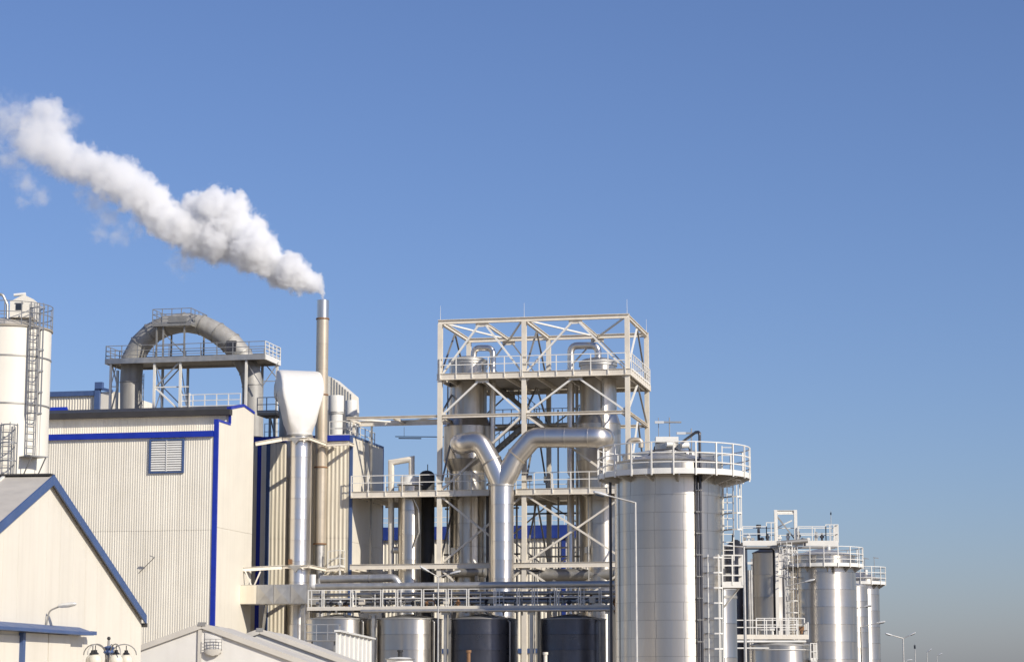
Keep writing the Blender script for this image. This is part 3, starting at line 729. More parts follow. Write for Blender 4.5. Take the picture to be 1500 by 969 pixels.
# roof-edge railing in front of the duct
rr_ = Thing('roof_railing', 'white guard rail along the hall roof below the arched duct', 'railing', PL, PL.hv(320, 598, vst+3)[0], vst+3.0, g1[1]-0.1)
zrr = PL.hv(320, 597, vst+2.6)[1]
ra, rb = PL.hv(265, 597, vst+2.6)[0], PL.hv(352, 597, vst+2.6)[0]
rr_.part('rails', railing(MB(), [(ra, vst+2.6, zrr-0.6), (rb, vst+2.6, zrr-0.6)], 1.5, 0.85, (1, 0.74, 0.5), 0.026, 0.0), 'rail')
rr_.part('gate_post', MB().box((ra, vst+2.5, zrr-0.6), (ra+0.08, vst+2.58, zrr+1.0)).box((ra+0.55, vst+2.5, zrr-0.6), (ra+0.63, vst+2.58, zrr+1.0)), 'rail')
sp = Thing('service_platform', 'dark railed service platform between the hall roof and the hooded duct', 'platform', PL, PL.hv(390, 605, (vB+0.3))[0], (vB+0.3)+0.3, 0)
s0 = PL.at(358, 604, (vB+0.3)+0.3); s1 = PL.at(404, 604, (vB+0.3)+0.3)
sp.part('platform_deck', MB().box((s0.x+0.9, (vB+0.3)+0.3, s0.z-0.2), (s1.x, (vB+0.3)+2.4, s0.z)), 'deck')
sp.part('railing', railing(MB(), [(s0.x+0.9, (vB+0.3)+0.32, s0.z), (s1.x, (vB+0.3)+0.32, s0.z), (s1.x, (vB+0.3)+2.4, s0.z)], 1.0, 0.8), 'raild')
for uu in (s0.x+1.5, s1.x-0.4):
    sp.part('post', MB().box((uu, (vB+0.3)+1.0, zB+0.02), (uu+0.14, (vB+0.3)+1.14, s0.z-0.202)), 'galvd')
sp.part('brace', MB().beam((s0.x+1.57, (vB+0.3)+1.2, s0.z-0.3), (s1.x-0.3, (vB+0.3)+1.2, max(zB+0.1, s0.z-2.4)), 0.08), 'galvd')
zq = zB+0.02
sp.part('lower_railing', railing(MB(), [(s0.x+1.2, (vB+0.3)+1.1, zq), (s1.x+0.9, (vB+0.3)+1.1, zq)], 1.1, 0.7, (1, 0.5), 0.018, 0), 'rail')

# ------------------------------------------------------------------ hooded stack
vS = vB - 2.8
cst = PL.at(437, 760, vS); kS = YW(cst.x, vS)/132.0; rst = 18.7/F*YW(cst.x, vS)
zst = PL.at(437, 640, vS).z
stk = Thing('hooded_stack', 'fat silver stack topped by bright white flared hood', 'stack', PL, cst.x, cst.y)
courses(stk, cst.x, cst.y, rst, 0.02, zst, 1.35, 'alub', 40, 0.012, 'stack_course')
stk.part('collar', MB().lathe((cst.x, cst.y), [(rst-0.02, zst+0.004), (rst+0.05, zst+0.004), (rst+0.05, zst+0.13), (rst-0.02, zst+0.13)], 40), 'galvd')
hr_ = MB(); yw = R(-30); bk = Vector((math.sin(yw), math.cos(yw), 0)); rt = Vector((bk.y, -bk.x, 0)); up = Vector((0, 0, 1))
def sect(c, nrm, hw, hd2, k, n=36):
    # rounded rectangle, k = 1 is an ellipse
    e2 = nrm.cross(rt).normalized(); out = []
    for i in range(n):
        t_ = 2*PI*i/n; cx, sx = math.cos(t_), math.sin(t_)
        q_ = 2.0 + (1-k)*13.0
        ca = math.copysign(abs(cx)**(2/q_), cx); sa = math.copysign(abs(sx)**(2/q_), sx)
        out.append(c + rt*hw*ca + e2*hd2*sa)
    return out
base = Vector((cst.x, cst.y, zst+0.131))
ht = PL.at(437, 543, vS).z
H1 = ht - base.z
HW = 1.44
hood_secs = []
for f, hw, hd2, k in ((0, rst, rst, 1), (0.04, rst, rst, 1), (0.18, 0.95, 0.80*kS, 0.4), (0.4, 1.15, 0.83*kS, 0.12), (0.58, 1.38, 0.85*kS, 0.08), (0.68, HW, 0.85*kS, 0.12)):
    hood_secs.append(sect(base+up*H1*f, up, hw, hd2, k))
cb = base+up*H1*0.68; Rb = H1*0.32
for i in range(1, 9):
    a = PI/2*i/8
    c = cb + bk*(0.95*(1-math.cos(a)))*1.0 + up*(Rb*math.sin(a)-0.0) - up*0.0
    nrm = (up*math.cos(a)+bk*math.sin(a)).normalized()
    hh = 0.85*kS
    c = cb + bk*0.85 - bk*0.85*math.cos(a) + up*(Rb-0.85+0.001)*math.sin(a) if Rb > 0.86 else cb + bk*0.9*(1-math.cos(a)) + up*0.12*math.sin(a)
    hood_secs.append(sect(c, nrm, HW, hh, 0.12))
cN = hood_secs[-1]
stk.part('hood', MB().loft(hood_secs, caps=True), 'hood')
cc = sum(cN, Vector())/len(cN)
ext = [sect(cc+bk*0.005, bk, HW*0.985, 0.83, 0.4), sect(cc+bk*1.5, bk, 0.95*kS, 0.8*kS, 0.7), sect(cc+bk*3.2, bk, 0.8*kS, 0.75*kS, 0.9)]
stk.part('rear_elbow', MB().loft(ext, caps=True), 'galv')
rl = cc + bk*2.6
stk.part('rear_leg', MB().cyl((rl.x, rl.y, zB), (rl.x, rl.y, cc.z), 0.62, n=28), 'galvd')
stk.part('hood_strap', MB().loft([[p_+(p_-cb)*0.006 for p_ in sect(base+up*H1*0.68, up, HW, 0.85*kS, 0.12)], [p_+(p_-cb)*0.006 for p_ in sect(base+up*(H1*0.68+0.05), up, HW, 0.85*kS, 0.12)]], caps=False), 'white')
stk.part('rust_bracket', MB().box((cst.x-0.35, cst.y-rst-0.10, PL.at(437, 824, vS).z-0.12), (cst.x-0.15, cst.y-rst+0.2, PL.at(437, 822, vS).z+0.12)), 'rust')

# ------------------------------------------------------------------ chimney
vK = vB - 0.75
ck = PL.at(470.5, 640, vK); rk = 9.0/F*YW(ck.x, vK)
zk = [0.02] + [PL.at(472, y, vK).z for y in (796, 684, 578, 467, 440)]
chim = Thing('chimney', 'slim stained steel chimney with steam rising from its tip', 'chimney', PL, ck.x, ck.y)
ms = ['galv', 'aludull', 'aludull', 'aludull', 'alub']; 
for i in range(5):
    ra_ = rk*(0.85 if i == 0 else 1.0 if i < 4 else 0.98)
    dz = (zk[i+1]-zk[i]); kk = max(1, round(dz/2.0))
    for j in range(kk):
        za_, zb_ = zk[i]+dz*j/kk, zk[i]+dz*(j+1)/kk
        chim.part('chimney_section', MB().lathe((ck.x, ck.y), [(ra_, za_+0.002), (ra_, zb_-0.012), (ra_+0.008, zb_-0.012), (ra_+0.008, zb_-0.001), (ra_-0.03, zb_-0.001)], 28), ms[i])
    if 0 < i:
        chim.part('flange', MB().lathe((ck.x, ck.y), [(rk-0.02, zk[i]-0.05), (rk+0.045, zk[i]-0.05), (rk+0.045, zk[i]+0.04), (rk-0.02, zk[i]+0.04)], 28), 'rust')
chim.part('mouth', MB().lathe((ck.x, ck.y), [(rk*0.99, zk[5]), (rk*0.9, zk[5]+0.01), (rk*0.88, zk[5]-1.0), (0.01, zk[5]-1.0)], 28), 'pipeb')

# stay frames round stack and chimney
def stay(name, label, y0s, w_):
    t = Thing(name, label, 'steel frame', PL, cst.x, cst.y)
    return t
for lab, dy, rails_ in (('beige steel stay frame bracing chimney and silver stack just below the hood', 0, False), ('beige steel stay frame with small railing low on the silver stack', 187, True)):
    t = Thing('stay_frame', lab, 'steel frame', PL, cst.x, cst.y, PL.at(437, 643+dy, vS-rst).z)
    vf = vS - rst - 0.10
    L_ = [PL.at(414, 643+dy, vf), PL.at(452, 642+dy, vf)]
    wl = PL.at(374 if not rails_ else 356, 650+dy*0.98, (vend+0.5 if not rails_ else PL.hu(356, 830, uA)[0]))
    t.part('stay_beam', MB().ibeam(wl, L_[0]+Vector((-0.05, 0, 0)), 0.18, 0.26), 'steel')
    t.part('stay_beam', MB().ibeam(L_[0], L_[1], 0.16, 0.2), 'steel')
    c2 = PL.at(478, 651+dy*0.98, vK-rk-0.1); c3 = PL.at(511 if not rails_ else 498, 649+dy*0.98, vK-rk-0.12)
    t.part('stay_beam', MB().ibeam(L_[1]+Vector((0.05, 0, 0)), c2, 0.16, 0.22), 'steel')
    t.part('stay_beam', MB().ibeam(c2+Vector((0.06, -0.02, 0)), c3, 0.16, 0.24), 'steel')
    t.part('stay_beam', MB().ibeam(c3+Vector((0, 0.1, -0.01)), (c3.x, vB-0.1, c3.z-0.01), 0.14, 0.2), 'steel')
    t.part('stay_beam', MB().ibeam(Vector((c2.x+0.3, c2.y+0.1, c2.z-0.01)), (c2.x+0.3, vB-0.1, c2.z-0.01), 0.14, 0.2), 'steel')
    mx_ = (L_[0]+L_[1])/2
    t.part('saddle_plate', MB().prism([mx_+Vector((-0.42, -0.09, 0.08)), mx_+Vector((0.42, -0.09, 0.08)), mx_+Vector((0.0, -0.09, -0.36))], None, (0, 0.06, 0)), 'galv')
    if rails_: t.part('strut', MB().beam((wl.x+0.9, wl.y+0.8, wl.z-0.1), (wl.x+0.3, wl.y+0.6, wl.z-1.6), 0.09), 'steel')
    if rails_:
        t.part('railing', railing(MB(), [c2+Vector((0.1, 0, 0.12)), c3+Vector((0, 0, 0.12)), Vector((c3.x, vB-0.2, c3.z+0.12))], 1.1, 0.9), 'rail')
        t.part('post', MB().box((c3.x-0.05, c3.y-0.05, 0), (c3.x+0.05, c3.y+0.05, c3.z-0.13)), 'rail')
        t.part('post', MB().beam((c2.x-0.4, c2.y+0.1, 0), (c2.x-0.2, c2.y+0.1, c2.z-0.12), 0.07), 'rail')
        t.part('post', MB().beam((wl.x+0.15, wl.y, wl.z-0.12), (wl.x+0.6, wl.y+0.2, wl.z-1.2), 0.09), 'steel')

# boxy flue with cross-broken panels
vF = PL.hu(352, 870, uA)[0]
fa = PL.at(352, 856, vF); fb = PL.at(454, 884, vF); ztop, zbot = PL.at(400, 855.5, vF).z, PL.at(400, 884, vF).z
flue = Thing('box_flue', 'grey rectangular flue with diamond-creased panels running from the hall wall past the silver stack', 'duct', PL, fb.x, vF, zbot)
flue.part('flue_body', MB().box((fa.x, vF+0.02, zbot), (fb.x-0.2, vF+1.9, ztop)), 'galv')
npn = 4
for i in range(npn):
    x0 = fa.x+0.02 + (fb.x-0.2-fa.x)*i/npn; x1 = fa.x + (fb.x-0.2-fa.x)*(i+1)/npn - 0.02
    mb = MB(); d_ = 0.0 if i == 0 else 0.07; mb.v = [Vector((x0, vF, zbot+0.03)), Vector((x1, vF, zbot+0.03)), Vector((x1, vF, ztop-0.03)), Vector((x0, vF, ztop-0.03)), Vector(((x0+x1)/2, vF-d_, (zbot+ztop)/2))]
    mb.f = [(0, 1, 4), (1, 2, 4), (2, 3, 4), (3, 0, 4)]
    flue.part('creased_panel', mb, 'galv' if i else 'sheetb', smooth=False)
flue.part('flue_support', MB().beam((fa.x+1.6, vF+0.5, zbot-0.01), (fa.x+0.4, vF+1.6, 0.0), 0.14), 'galvd')
flue.part('flue_support', MB().box((fb.x-0.7, vF+0.3, 0), (fb.x-0.5, vF+0.5, zbot-0.002)), 'galvd')
flue.part('rear_leg', MB().box((fb.x-2.2, vF+1.905, zbot+0.05), (fb.x-0.6, max(vF+2.2, vS-rst*0.8), ztop-0.05)), 'galv')

# white filter drums behind the chimney
vR = vB + 3.4
for (xa, xb, yt, ym, yb_, lab) in ((481, 504, 580, 606, 645, 'white cylindrical filter drum with stepped waist beside the chimney'), (506, 523.5, 587, 611, 645, 'smaller white filter drum standing behind the stepped one')):
    vv = vR + (2.2 if xa > 500 else 0)
    c = PL.at((xa+xb)/2, yt, vv); r_ = (xb-xa)/2/F*(vv*1.02)*1.02
    zt_, zm_ = c.z, PL.at(490, ym, vv).z
    t = Thing('filter_drum', lab, 'filter drum', PL, c.x, c.y, zB)
    t.part('upper_drum', MB().lathe((c.x, c.y), [(0.01, zt_+0.03), (r_*0.97, zt_+0.02), (r_, zt_-0.03), (r_, zm_), (r_*0.86, zm_-0.02)], 36), 'white')
    t.part('lower_drum', MB().cyl((c.x, c.y, zB-0.02), (c.x, c.y, zm_-0.02), r_*0.86, n=32), 'white')
    t.part('band', MB().lathe((c.x, c.y), [(r_-0.01, zm_+0.06), (r_+0.02, zm_+0.06), (r_+0.02, zm_+0.12), (r_-0.01, zm_+0.12)], 36), 'galv')
vv = vR + 4.6
sc_ = [PL.at(478, 549, vv), PL.at(486, 553, vv), PL.at(514, 577, vv), PL.at(515, 600, vv), PL.at(478, 600, vv)]
cov = Thing('sloping_cover', 'grey ribbed sloping cover rising behind the white filter drums', 'roof cover', PL, sc_[1].x, vv, zB)
cov.part('cover', MB().prism(sc_, None, (0, 2.0, 0)), 'sheet')
for i in range(8):
    f = i/7; p_ = sc_[1].lerp(sc_[2], f); cov.part('rib', MB().box((p_.x-0.03, vv-0.03, sc_[3].z), (p_.x+0.03, vv-0.002, p_.z+0.02)), 'galv')
cov.part('frame', MB().box((sc_[4].x, vv, zB-0.1), (sc_[3].x, vv+1.9, sc_[3].z-0.002)), 'galvd')
# ------------------------------------------------------------------ evaporator tower frame
uc = [PL.hv(x, 715, vT)[0] for x in (644, 768, 920.5)]
vTb = PL.hu(947.5, 560, uc[2])[0]
ZT = lambda y, x=921: PL.hv(x, y, vT)[1]
zt, z1, zs, z2, z3 = ZT(462.5), ZT(541), ZT(603), ZT(714), ZT(823)
twr = Thing('steel_tower', 'open beige steel tower frame with two railed decks around the twin columns', 'steel tower', PL, uc[1], vT)
cw = 0.30
for u in uc:
    for v in (vT, vTb):
        twr.part('column', MB().ibeam((u, v, 0), (u, v, zt-0.16), cw, cw), 'steel')
def hbeam(p, q, wd, h, name='beam', m='steel'): twr.part(name, MB().ibeam(p, q, wd, h), m)
for z, h in ((zt, 0.30), (zs, 0.22)):
    for v in (vT, vTb):
        for i in (0, 1):
            hbeam((uc[i]+0.16, v, z), (uc[i+1]-0.16, v, z), 0.22, h) if z != zt else hbeam((uc[i]-(0.15 if i == 0 else 0), v, z), (uc[i+1]+(0.15 if i else -0.01), v, z), 0.24, h)
    for u in uc:
        hbeam((u, vT+0.16, z), (u, vTb-0.16, z), 0.2, h-0.04)
# plan bracing under the roof frame
for i in (0, 1):
    twr.part('plan_brace', MB().beam((uc[i]+0.2, vT+0.2, zt-0.05), ((uc[i]+uc[i+1])/2, vTb-0.2, zt-0.05), 0.12, 0.1), 'rail')
    twr.part('plan_brace', MB().beam(((uc[i]+uc[i+1])/2+0.1, vTb-0.2, zt-0.05), (uc[i+1]-0.2, vT+0.2, zt-0.05), 0.12, 0.1), 'galv')
    hbeam(((uc[i]+uc[i+1])/2, vT+0.16, zt-0.02), ((uc[i]+uc[i+1])/2, vTb-0.16, zt-0.02), 0.14, 0.2)
uB_left = uB + 0.06
for z, nm, h, left in ((z1, 'upper', 0.42, uc[0]), (z2, 'middle', 0.42, uB_left), (z3, 'lower', 0.34, uB_left)):
    for v, s_ in ((vT-0.20, -1), (vTb+0.20, 1)):
        segs = [(left, uc[2]+0.25)] if not (nm == 'middle' and s_ < 0) else [(left, PL.hv(716, 714, vT-0.2)[0]), (PL.hv(754, 714, vT-0.2)[0], uc[2]+0.25)]
        for (a, b) in segs: twr.part('edge_beam', MB().ibeam((a, v, z-h/2+0.05), (b, v, z-h/2+0.05), 0.14, h), 'steel')
    for u in (uc[2]+0.18,) + ((uc[0]-0.18,) if nm == 'upper' else ()):
        twr.part('edge_beam', MB().ibeam((u, vT-0.12, z-h/2+0.05), (u, vTb+0.12, z-h/2+0.05), 0.12, h-0.02), 'steel')
    for k in range(7):
        uu = left+0.4+(uc[2]-left-0.6)*k/6
        twr.part('joist', MB().box((uu-0.06, vT-0.12, z-0.32), (uu+0.06, vTb+0.12, z-0.06)), 'steel')
    if nm != 'lower':
        twr.part('deck', MB().box((left+0.01, vT-0.125, z-0.055), (uc[2]+0.11, vTb+0.125, z-0.01)), 'deck')
        twr.part('railing', railing(MB(), [(left+0.05, vT-0.24, z+0.03), (PL.hv(716, 714, vT-0.2)[0] if nm == 'middle' else uc[0]+5.5, vT-0.24, z+0.03)], 1.05, 1.15, (1, 0.55), 0.026, 0.0, base=0.3), 'rail')
        twr.part('railing', railing(MB(), [(PL.hv(756, 714, vT-0.2)[0] if nm == 'middle' else uc[0]+5.6, vT-0.24, z+0.03), (uc[2]-0.1, vT-0.24, z+0.03)], 1.05, 1.15, (1, 0.55), 0.026, 0.0, base=0.3), 'rail')
        twr.part('railing', railing(MB(), [(uc[2]+0.25, vT+0.2, z+0.03), (uc[2]+0.25, vTb-0.2, z+0.03)], 1.05, 0.9, (1, 0.55), 0.024, 0.1, base=0.2), 'rail')
        twr.part('railing', railing(MB(), [(left+0.05, vTb+0.24, z+0.03), (uc[2], vTb+0.24, z+0.03)], 1.05, 1.3, (1, 0.55), 0.024, 0.1, base=0.2), 'rail')
def tbr(p, q, wd=0.15, m='steel'): twr.part('brace', MB().beam(p, q, wd, wd*0.8), m)
for v, mm, wd in ((vT+0.02, 'rail', 0.15), (vTb+0.02, 'galvd', 0.11)):
    for i in (0, 1):
        a, b = uc[i]+0.16, uc[i+1]-0.16; m_ = (a+b)/2
        for (zl, zh) in ((z1+0.05, zt-0.3), (zs+0.1, z1-0.5)):
            tbr((m_-0.25, v, zh), (a, v, zl), wd, mm); tbr((m_+0.25, v, zh), (b, v, zl), wd, mm)
            twr.part('gusset', MB().box((m_-0.45, v-0.015, zh-0.10), (m_+0.45, v+0.015, zh+0.16)), 'steel')
        if i == 0: tbr((b, v, zs-0.1), (a, v, z2+0.1), wd*1.15, 'steel')
        else: tbr((a, v, zs-0.1), (b, v, z2+0.1), wd*1.15, 'steel')
        tbr((a, v, z2-0.4), (b, v, z3+0.1), wd, 'steel'); tbr((a, v+0.16, z3+0.1), (b, v+0.16, z2-0.4), wd, 'steel')
        tbr((a, v, z3-0.4), (m_, v, z3-2.6), wd, 'steel'); tbr((b, v, z3-0.4), (m_, v+0.16, z3-2.6), wd, 'steel')
mv = (vT+vTb)/2
for u, mm in ((uc[2], 'rail'), (uc[0], 'galvd'), (uc[1], 'galvd')):
    for (zl, zh) in ((z1+0.05, zt-0.25), (zs+0.1, z1-0.5), (z2+0.1, zs-0.2), (z3+0.1, z2-0.5)):
        tbr((u, mv-0.12, zh), (u, vT+0.15, zl), 0.11, mm); tbr((u, mv+0.12, zh), (u, vTb-0.15, zl), 0.11, 'galvd')
for (u, v) in ((uc[0], vT), (uc[1], vT), (uc[2], vT), (uc[2], vTb)):
    twr.part('lightning_rod', MB().cyl((u, v, zt-0.14), (u, v, zt+1.1), 0.018, 0.008, n=6), 'galv')
# stair flights at the back
for (x0, y0, x1, y1) in ((722, 560, 790, 618), (724, 660, 768, 622)):
    p_, q_ = PL.at(x0, y0, vTb-0.9), PL.at(x1, y1, vTb-0.9)
    fl_ = twr.part('stair_flight', MB().beam(p_, q_, 0.05, 0.28).beam(p_+Vector((0, 0.8, 0)), q_+Vector((0, 0.8, 0)), 0.05, 0.28), 'galvd')
    nst = int(abs(p_.z-q_.z)/0.22)
    st_ = MB()
    for k in range(nst):
        c = p_.lerp(q_, (k+0.5)/nst); st_.box((c.x-0.13, c.y+0.03, c.z-0.02), (c.x+0.13, c.y+0.77, c.z+0.02))
    twr.part('treads', st_, 'galvd', fl_)
    twr.part('handrail', railing(MB(), [p_, q_], 1.0, 0.5, (1, 0.55), 0.022, 0), 'raild', fl_)
lnd = [PL.at(726, 622, vTb-0.9), PL.at(800, 619, vTb-0.9)]
twr.part('landing', MB().box((lnd[0].x, vTb-1.3, lnd[0].z-0.12), (lnd[1].x+2.5, vTb-0.16, lnd[0].z)), 'galvd')
twr.part('handrail', railing(MB(), [(lnd[0].x, vTb-1.28, lnd[0].z), (lnd[1].x+2.4, vTb-1.28, lnd[0].z)], 1.0, 0.6, (1, 0.55), 0.022, 0), 'raild')

# bridge frame between boiler house and tower
brg = Thing('bridge_frame', 'horizontal beige steel frame linking boiler house roof and tower', 'steel frame', PL, uB, vT, zs-0.5)
bu0 = PL.hv(508, 608, vT)[0]
brg.part('chord', MB().ibeam((bu0, vT, zs+0.02), (uc[0]-0.17, vT, zs+0.02), 0.2, 0.18), 'steel')
brg.part('chord', MB().ibeam((bu0, vT+3.0, zs), (uc[0]-0.17, vT+3.0, zs), 0.2, 0.36), 'steel')
brg.part('diagonal', MB().beam((bu0+0.3, vT+0.12, zs), ((bu0+uc[0])/2, vT+2.88, zs), 0.12, 0.1), 'rail')
brg.part('diagonal', MB().beam(((bu0+uc[0])/2, vT+2.86, zs), (uc[0]-0.4, vT+0.12, zs), 0.1, 0.1), 'galv')
for uu in (bu0+0.1, (bu0+uc[0])/2): brg.part('cross_beam', MB().box((uu-0.07, vT+0.11, zs-0.08), (uu+0.07, vT+2.89, zs+0.08)), 'steel')
brg.part('support_post', MB().beam((bu0+0.2, vT+1.0, zs-0.1), (bu0+0.2, vT+1.0, 0.0), 0.14), 'steel')
brg.part('support_post', MB().beam((bu0+0.9, vT+3.0, zs-0.19), (bu0+0.9, vT+3.0, 0.0), 0.12), 'galvd')
tb = Thing('tube_light', 'thin dark tube light on a rod hanging below the bridge frame', 'lamp', PL, *PL.at(600, 641, vT+1)[:2], PL.at(600, 641, vT+1).z)
tb.part('rod', MB().cyl(PL.at(579, 639, vT+1), PL.at(650, 639.5, vT+1), 0.03, n=8), 'pipeb')
tb.part('tube', MB().beam(PL.at(584, 641.5, vT+1), PL.at(617, 641.8, vT+1), 0.07), 'pipeb')
tb.part('hanger', MB().cyl(PL.at(592, 639, vT+1), PL.at(592, 625, vT+1), 0.014, n=6), 'pipeb')

# ------------------------------------------------------------------ the twin columns
def vessel(label, xc, prof, vv, m='alu', pipe=None):
    # prof: list of (y pixel, half width in pixels), top to bottom
    c0 = PL.at(xc, 700, vv); u = c0.x
    sx = lambda r: r/F*PL.xy(u, vv)[1]
    t = Thing('evaporator_column', label, 'process column', PL, u, vv)
    zr = [(PL.at(xc, y, vv).z, sx(r)) for y, r in prof]
    for i in range(len(zr)-1):
        (za_, ra_), (zb_, rb_) = zr[i], zr[i+1]
        if zb_ < 0: zb_ = 0.02
        n_ = max(1, round((za_-zb_)/1.6)) if abs(ra_-rb_) < 0.02 else 1
        for k in range(n_):
            q0, q1 = za_+(zb_-za_)*k/n_, za_+(zb_-za_)*(k+1)/n_
            r0_, r1_ = ra_+(rb_-ra_)*k/n_, ra_+(rb_-ra_)*(k+1)/n_
            t.part('cladding_course', MB().lathe((u, vv), [(r0_-0.03, q0-0.002), (r0_-0.003, q0-0.004), (r1_, q1+0.03), (r1_+0.010, q1+0.022), (r1_+0.010, q1+0.004), (r1_-0.03, q1+0.004)], 48), m)
    zt_, rt_ = zr[0]
    t.part('top_flange', MB().lathe((u, vv), [(rt_-0.05, zt_-0.02), (rt_+0.07, zt_-0.02), (rt_+0.07, zt_+0.10), (rt_+0.02, zt_+0.12), (rt_+0.02, zt_+0.16), (rt_+0.07, zt_+0.17), (rt_+0.07, zt_+0.30), (rt_-0.02, zt_+0.31)], 48), 'galv')
    t.part('top_head', MB().lathe((u, vv), [(rt_+0.0, zt_+0.30), (rt_*0.85, zt_+0.42), (rt_*0.5, zt_+0.52), (0.01, zt_+0.55)], 40), 'alu')
    return t, u, zt_
vV = (vT+vTb)/2
v1, u1, zv1 = vessel('left evaporator column with bulging waist that the short elbow enters', 685, [(534, 27.5), (610, 28.5), (626, 36), (674, 36), (692, 28), (735, 27.5), (1100, 27.5)], vV)
v2, u2, zv2 = vessel('right evaporator column with bulging waist that the long horizontal duct enters', 877, [(536, 27), (605, 27.5), (622, 33), (676, 33), (700, 29), (735, 29), (1100, 29)], vV)
pv = vV - 0.2
def bend_pipe(t, pix, r, m, rad, name='overhead_pipe', n=14, vv=None):
    pts = [PL.at(x, y, v_) for x, y, v_ in pix]
    t.part(name, MB().tube(fillet(pts, rad, 7), r, n), m)
bend_pipe(v1, [(694, 530, pv), (694, 509.5, pv), (722, 509.5, pv), (722, 560, pv), (720, 700, pv), (720, 1040, pv)], 0.21, 'alub', 0.45)
bend_pipe(v2, [(876, 530, pv), (876, 506, pv), (836, 506, pv), (836, 560, pv), (836, 700, pv), (836, 1040, pv)], 0.24, 'alub', 0.5)
v2.part('cable_tray', MB().box((PL.at(883, 600, vV-1.4).x, vV-1.62, z2), (PL.at(883, 600, vV-1.4).x+0.12, vV-1.52, z1-0.2)), 'galv')

ex = Thing('heat_exchanger', 'grey horizontal heat exchanger under the lower deck of the tower', 'heat exchanger', PL, *PL.at(820, 850, vV)[:2])
for (xa, xb, y, r_, dv) in ((790, 905, 842, 0.42, -0.9), (648, 712, 838, 0.3, -1.5)):
    pa_, pb_ = PL.at(xa, y, vV+dv), PL.at(xb, y, vV+dv); pb_.z = pa_.z
    ex.part('shell', MB().cyl(pa_, pb_, r_, n=24), 'galvd')
    for f in (0.02, 0.98):
        c = pa_.lerp(pb_, f); ex.part('flange', MB().loft([MB.ring(c-Vector((0.05, 0, 0)), Vector((1, 0, 0)), r_+0.07, 24), MB.ring(c+Vector((0.05, 0, 0)), Vector((1, 0, 0)), r_+0.07, 24)]), 'galv')
    for f in (0.2, 0.8):
        c = pa_.lerp(pb_, f); ex.part('saddle', MB().box((c.x-0.1, c.y-0.3, 0), (c.x+0.1, c.y+0.3, c.z-r_*0.8)), 'galvd')
cp = Thing('process_piping', 'bundle of thin vertical process pipes inside the steel tower', 'pipes', PL, *PL.at(790, 850, vV)[:2])
for (x, r_, dv, yt, m_) in ((655, 0.05, 1.2, 560, 'galvd'), (708, 0.09, 1.0, 548, 'galv'), (716, 0.06, 1.6, 640, 'pipeb'), (757, 0.07, 1.3, 720, 'galvd'), (783, 0.05, 0.6, 725, 'galv'), (818, 0.06, 1.4, 600, 'galvd'), (846, 0.11, 1.2, 548, 'galv'), (908, 0.06, 0.8, 640, 'galvd'), (714, 0.10, -0.9, 722, 'pipeb'), (862, 0.05, -1.6, 725, 'galv')):
    q_ = PL.at(x, 800, vV+dv); cp.part('pipe', MB().cyl((q_.x, q_.y, 0), (q_.x, q_.y, PL.at(x, yt, vV+dv).z), r_, n=10), m_)
for (xa, xb, y, dv, m_) in ((652, 760, 745, 1.4, 'galvd'), (655, 720, 782, 1.0, 'galv'), (772, 912, 752, 1.5, 'pipeb'), (775, 850, 802, -0.2, 'galv'), (650, 762, 812, 0.5, 'pipeb'), (775, 915, 815, 1.0, 'galvd'), (776, 912, 836, 0.2, 'pipeb')):
    a_, b_ = PL.at(xa, y, vV+dv), PL.at(xb, y, vV+dv); b_.z = a_.z; cp.part('pipe', MB().cyl(a_, b_, 0.06, n=10), m_)
for (x, y, dv) in ((664, 806, -1.6), (795, 809, -1.7), (860, 805, -1.5), (776, 700, -1.0), (800, 702, -1.2), (890, 700, -1.0), (655, 703, -1.3)):
    q_ = PL.at(x, y, vV+dv); cp.part('instrument_box', MB().box((q_.x-0.15, q_.y-0.1, q_.z-0.2), (q_.x+0.15, q_.y+0.1, q_.z+0.2)).beam((q_.x, q_.y, q_.z-0.2), (q_.x, q_.y, q_.z-0.75), 0.05), 'galvd')
for u in uc:
    for z in (z1-0.25, zs, z2-0.2, z3-0.15):
        for s_ in (-1, 1):
            if (u == uc[0] and s_ < 0) or (u == uc[2] and s_ > 0): continue
            twr.part('gusset', MB().prism([(u+s_*0.16, vT-0.025, z-0.35), (u+s_*0.5, vT-0.025, z-0.08), (u+s_*0.5, vT-0.025, z+0.08), (u+s_*0.16, vT-0.025, z+0.35)], None, (0, 0.02, 0)), 'steel')

# Y duct
vY = vT - 1.25
yd = Thing('forked_duct', 'shiny Y-shaped duct joining both evaporator columns to one standpipe', 'duct', PL, *PL.at(735, 850, vY)[:2])
q = PL.at(735, 850, vY); rY = 17.4/F*PL.xy(q.x, vY)[1]; rb_ = 15.0/F*PL.xy(q.x, vY)[1]
zY = PL.at(735, 712, vY).z
courses(yd, q.x, vY, rY, 0.02, zY, 1.2, 'alub', 40, 0.012, 'duct_course')
yd.part('collar', MB().lathe((q.x, vY), [(rY-0.02, zY+0.0), (rY+0.05, zY+0.0), (rY+0.05, zY+0.10), (rY-0.02, zY+0.10)], 40), 'galv')
Lp = [PL.at(x, y, v_) for x, y, v_ in ((676, 650, vV), (674, 650, vY+0.1), (703, 645, vY), (720, 676, vY))]
yd.part('left_branch', MB().tube(fillet(Lp, 0.95, 8), rb_, 28), 'alub')
Rp = [PL.at(x, y, v_) for x, y, v_ in ((884, 648, vV), (886, 640, vY+0.1), (781, 640.5, vY), (757, 668, vY))]
yd.part('right_branch', MB().tube(fillet(Rp, 0.85, 8), rb_, 28), 'alub')
top = Vector((q.x, vY, zY+0.101))
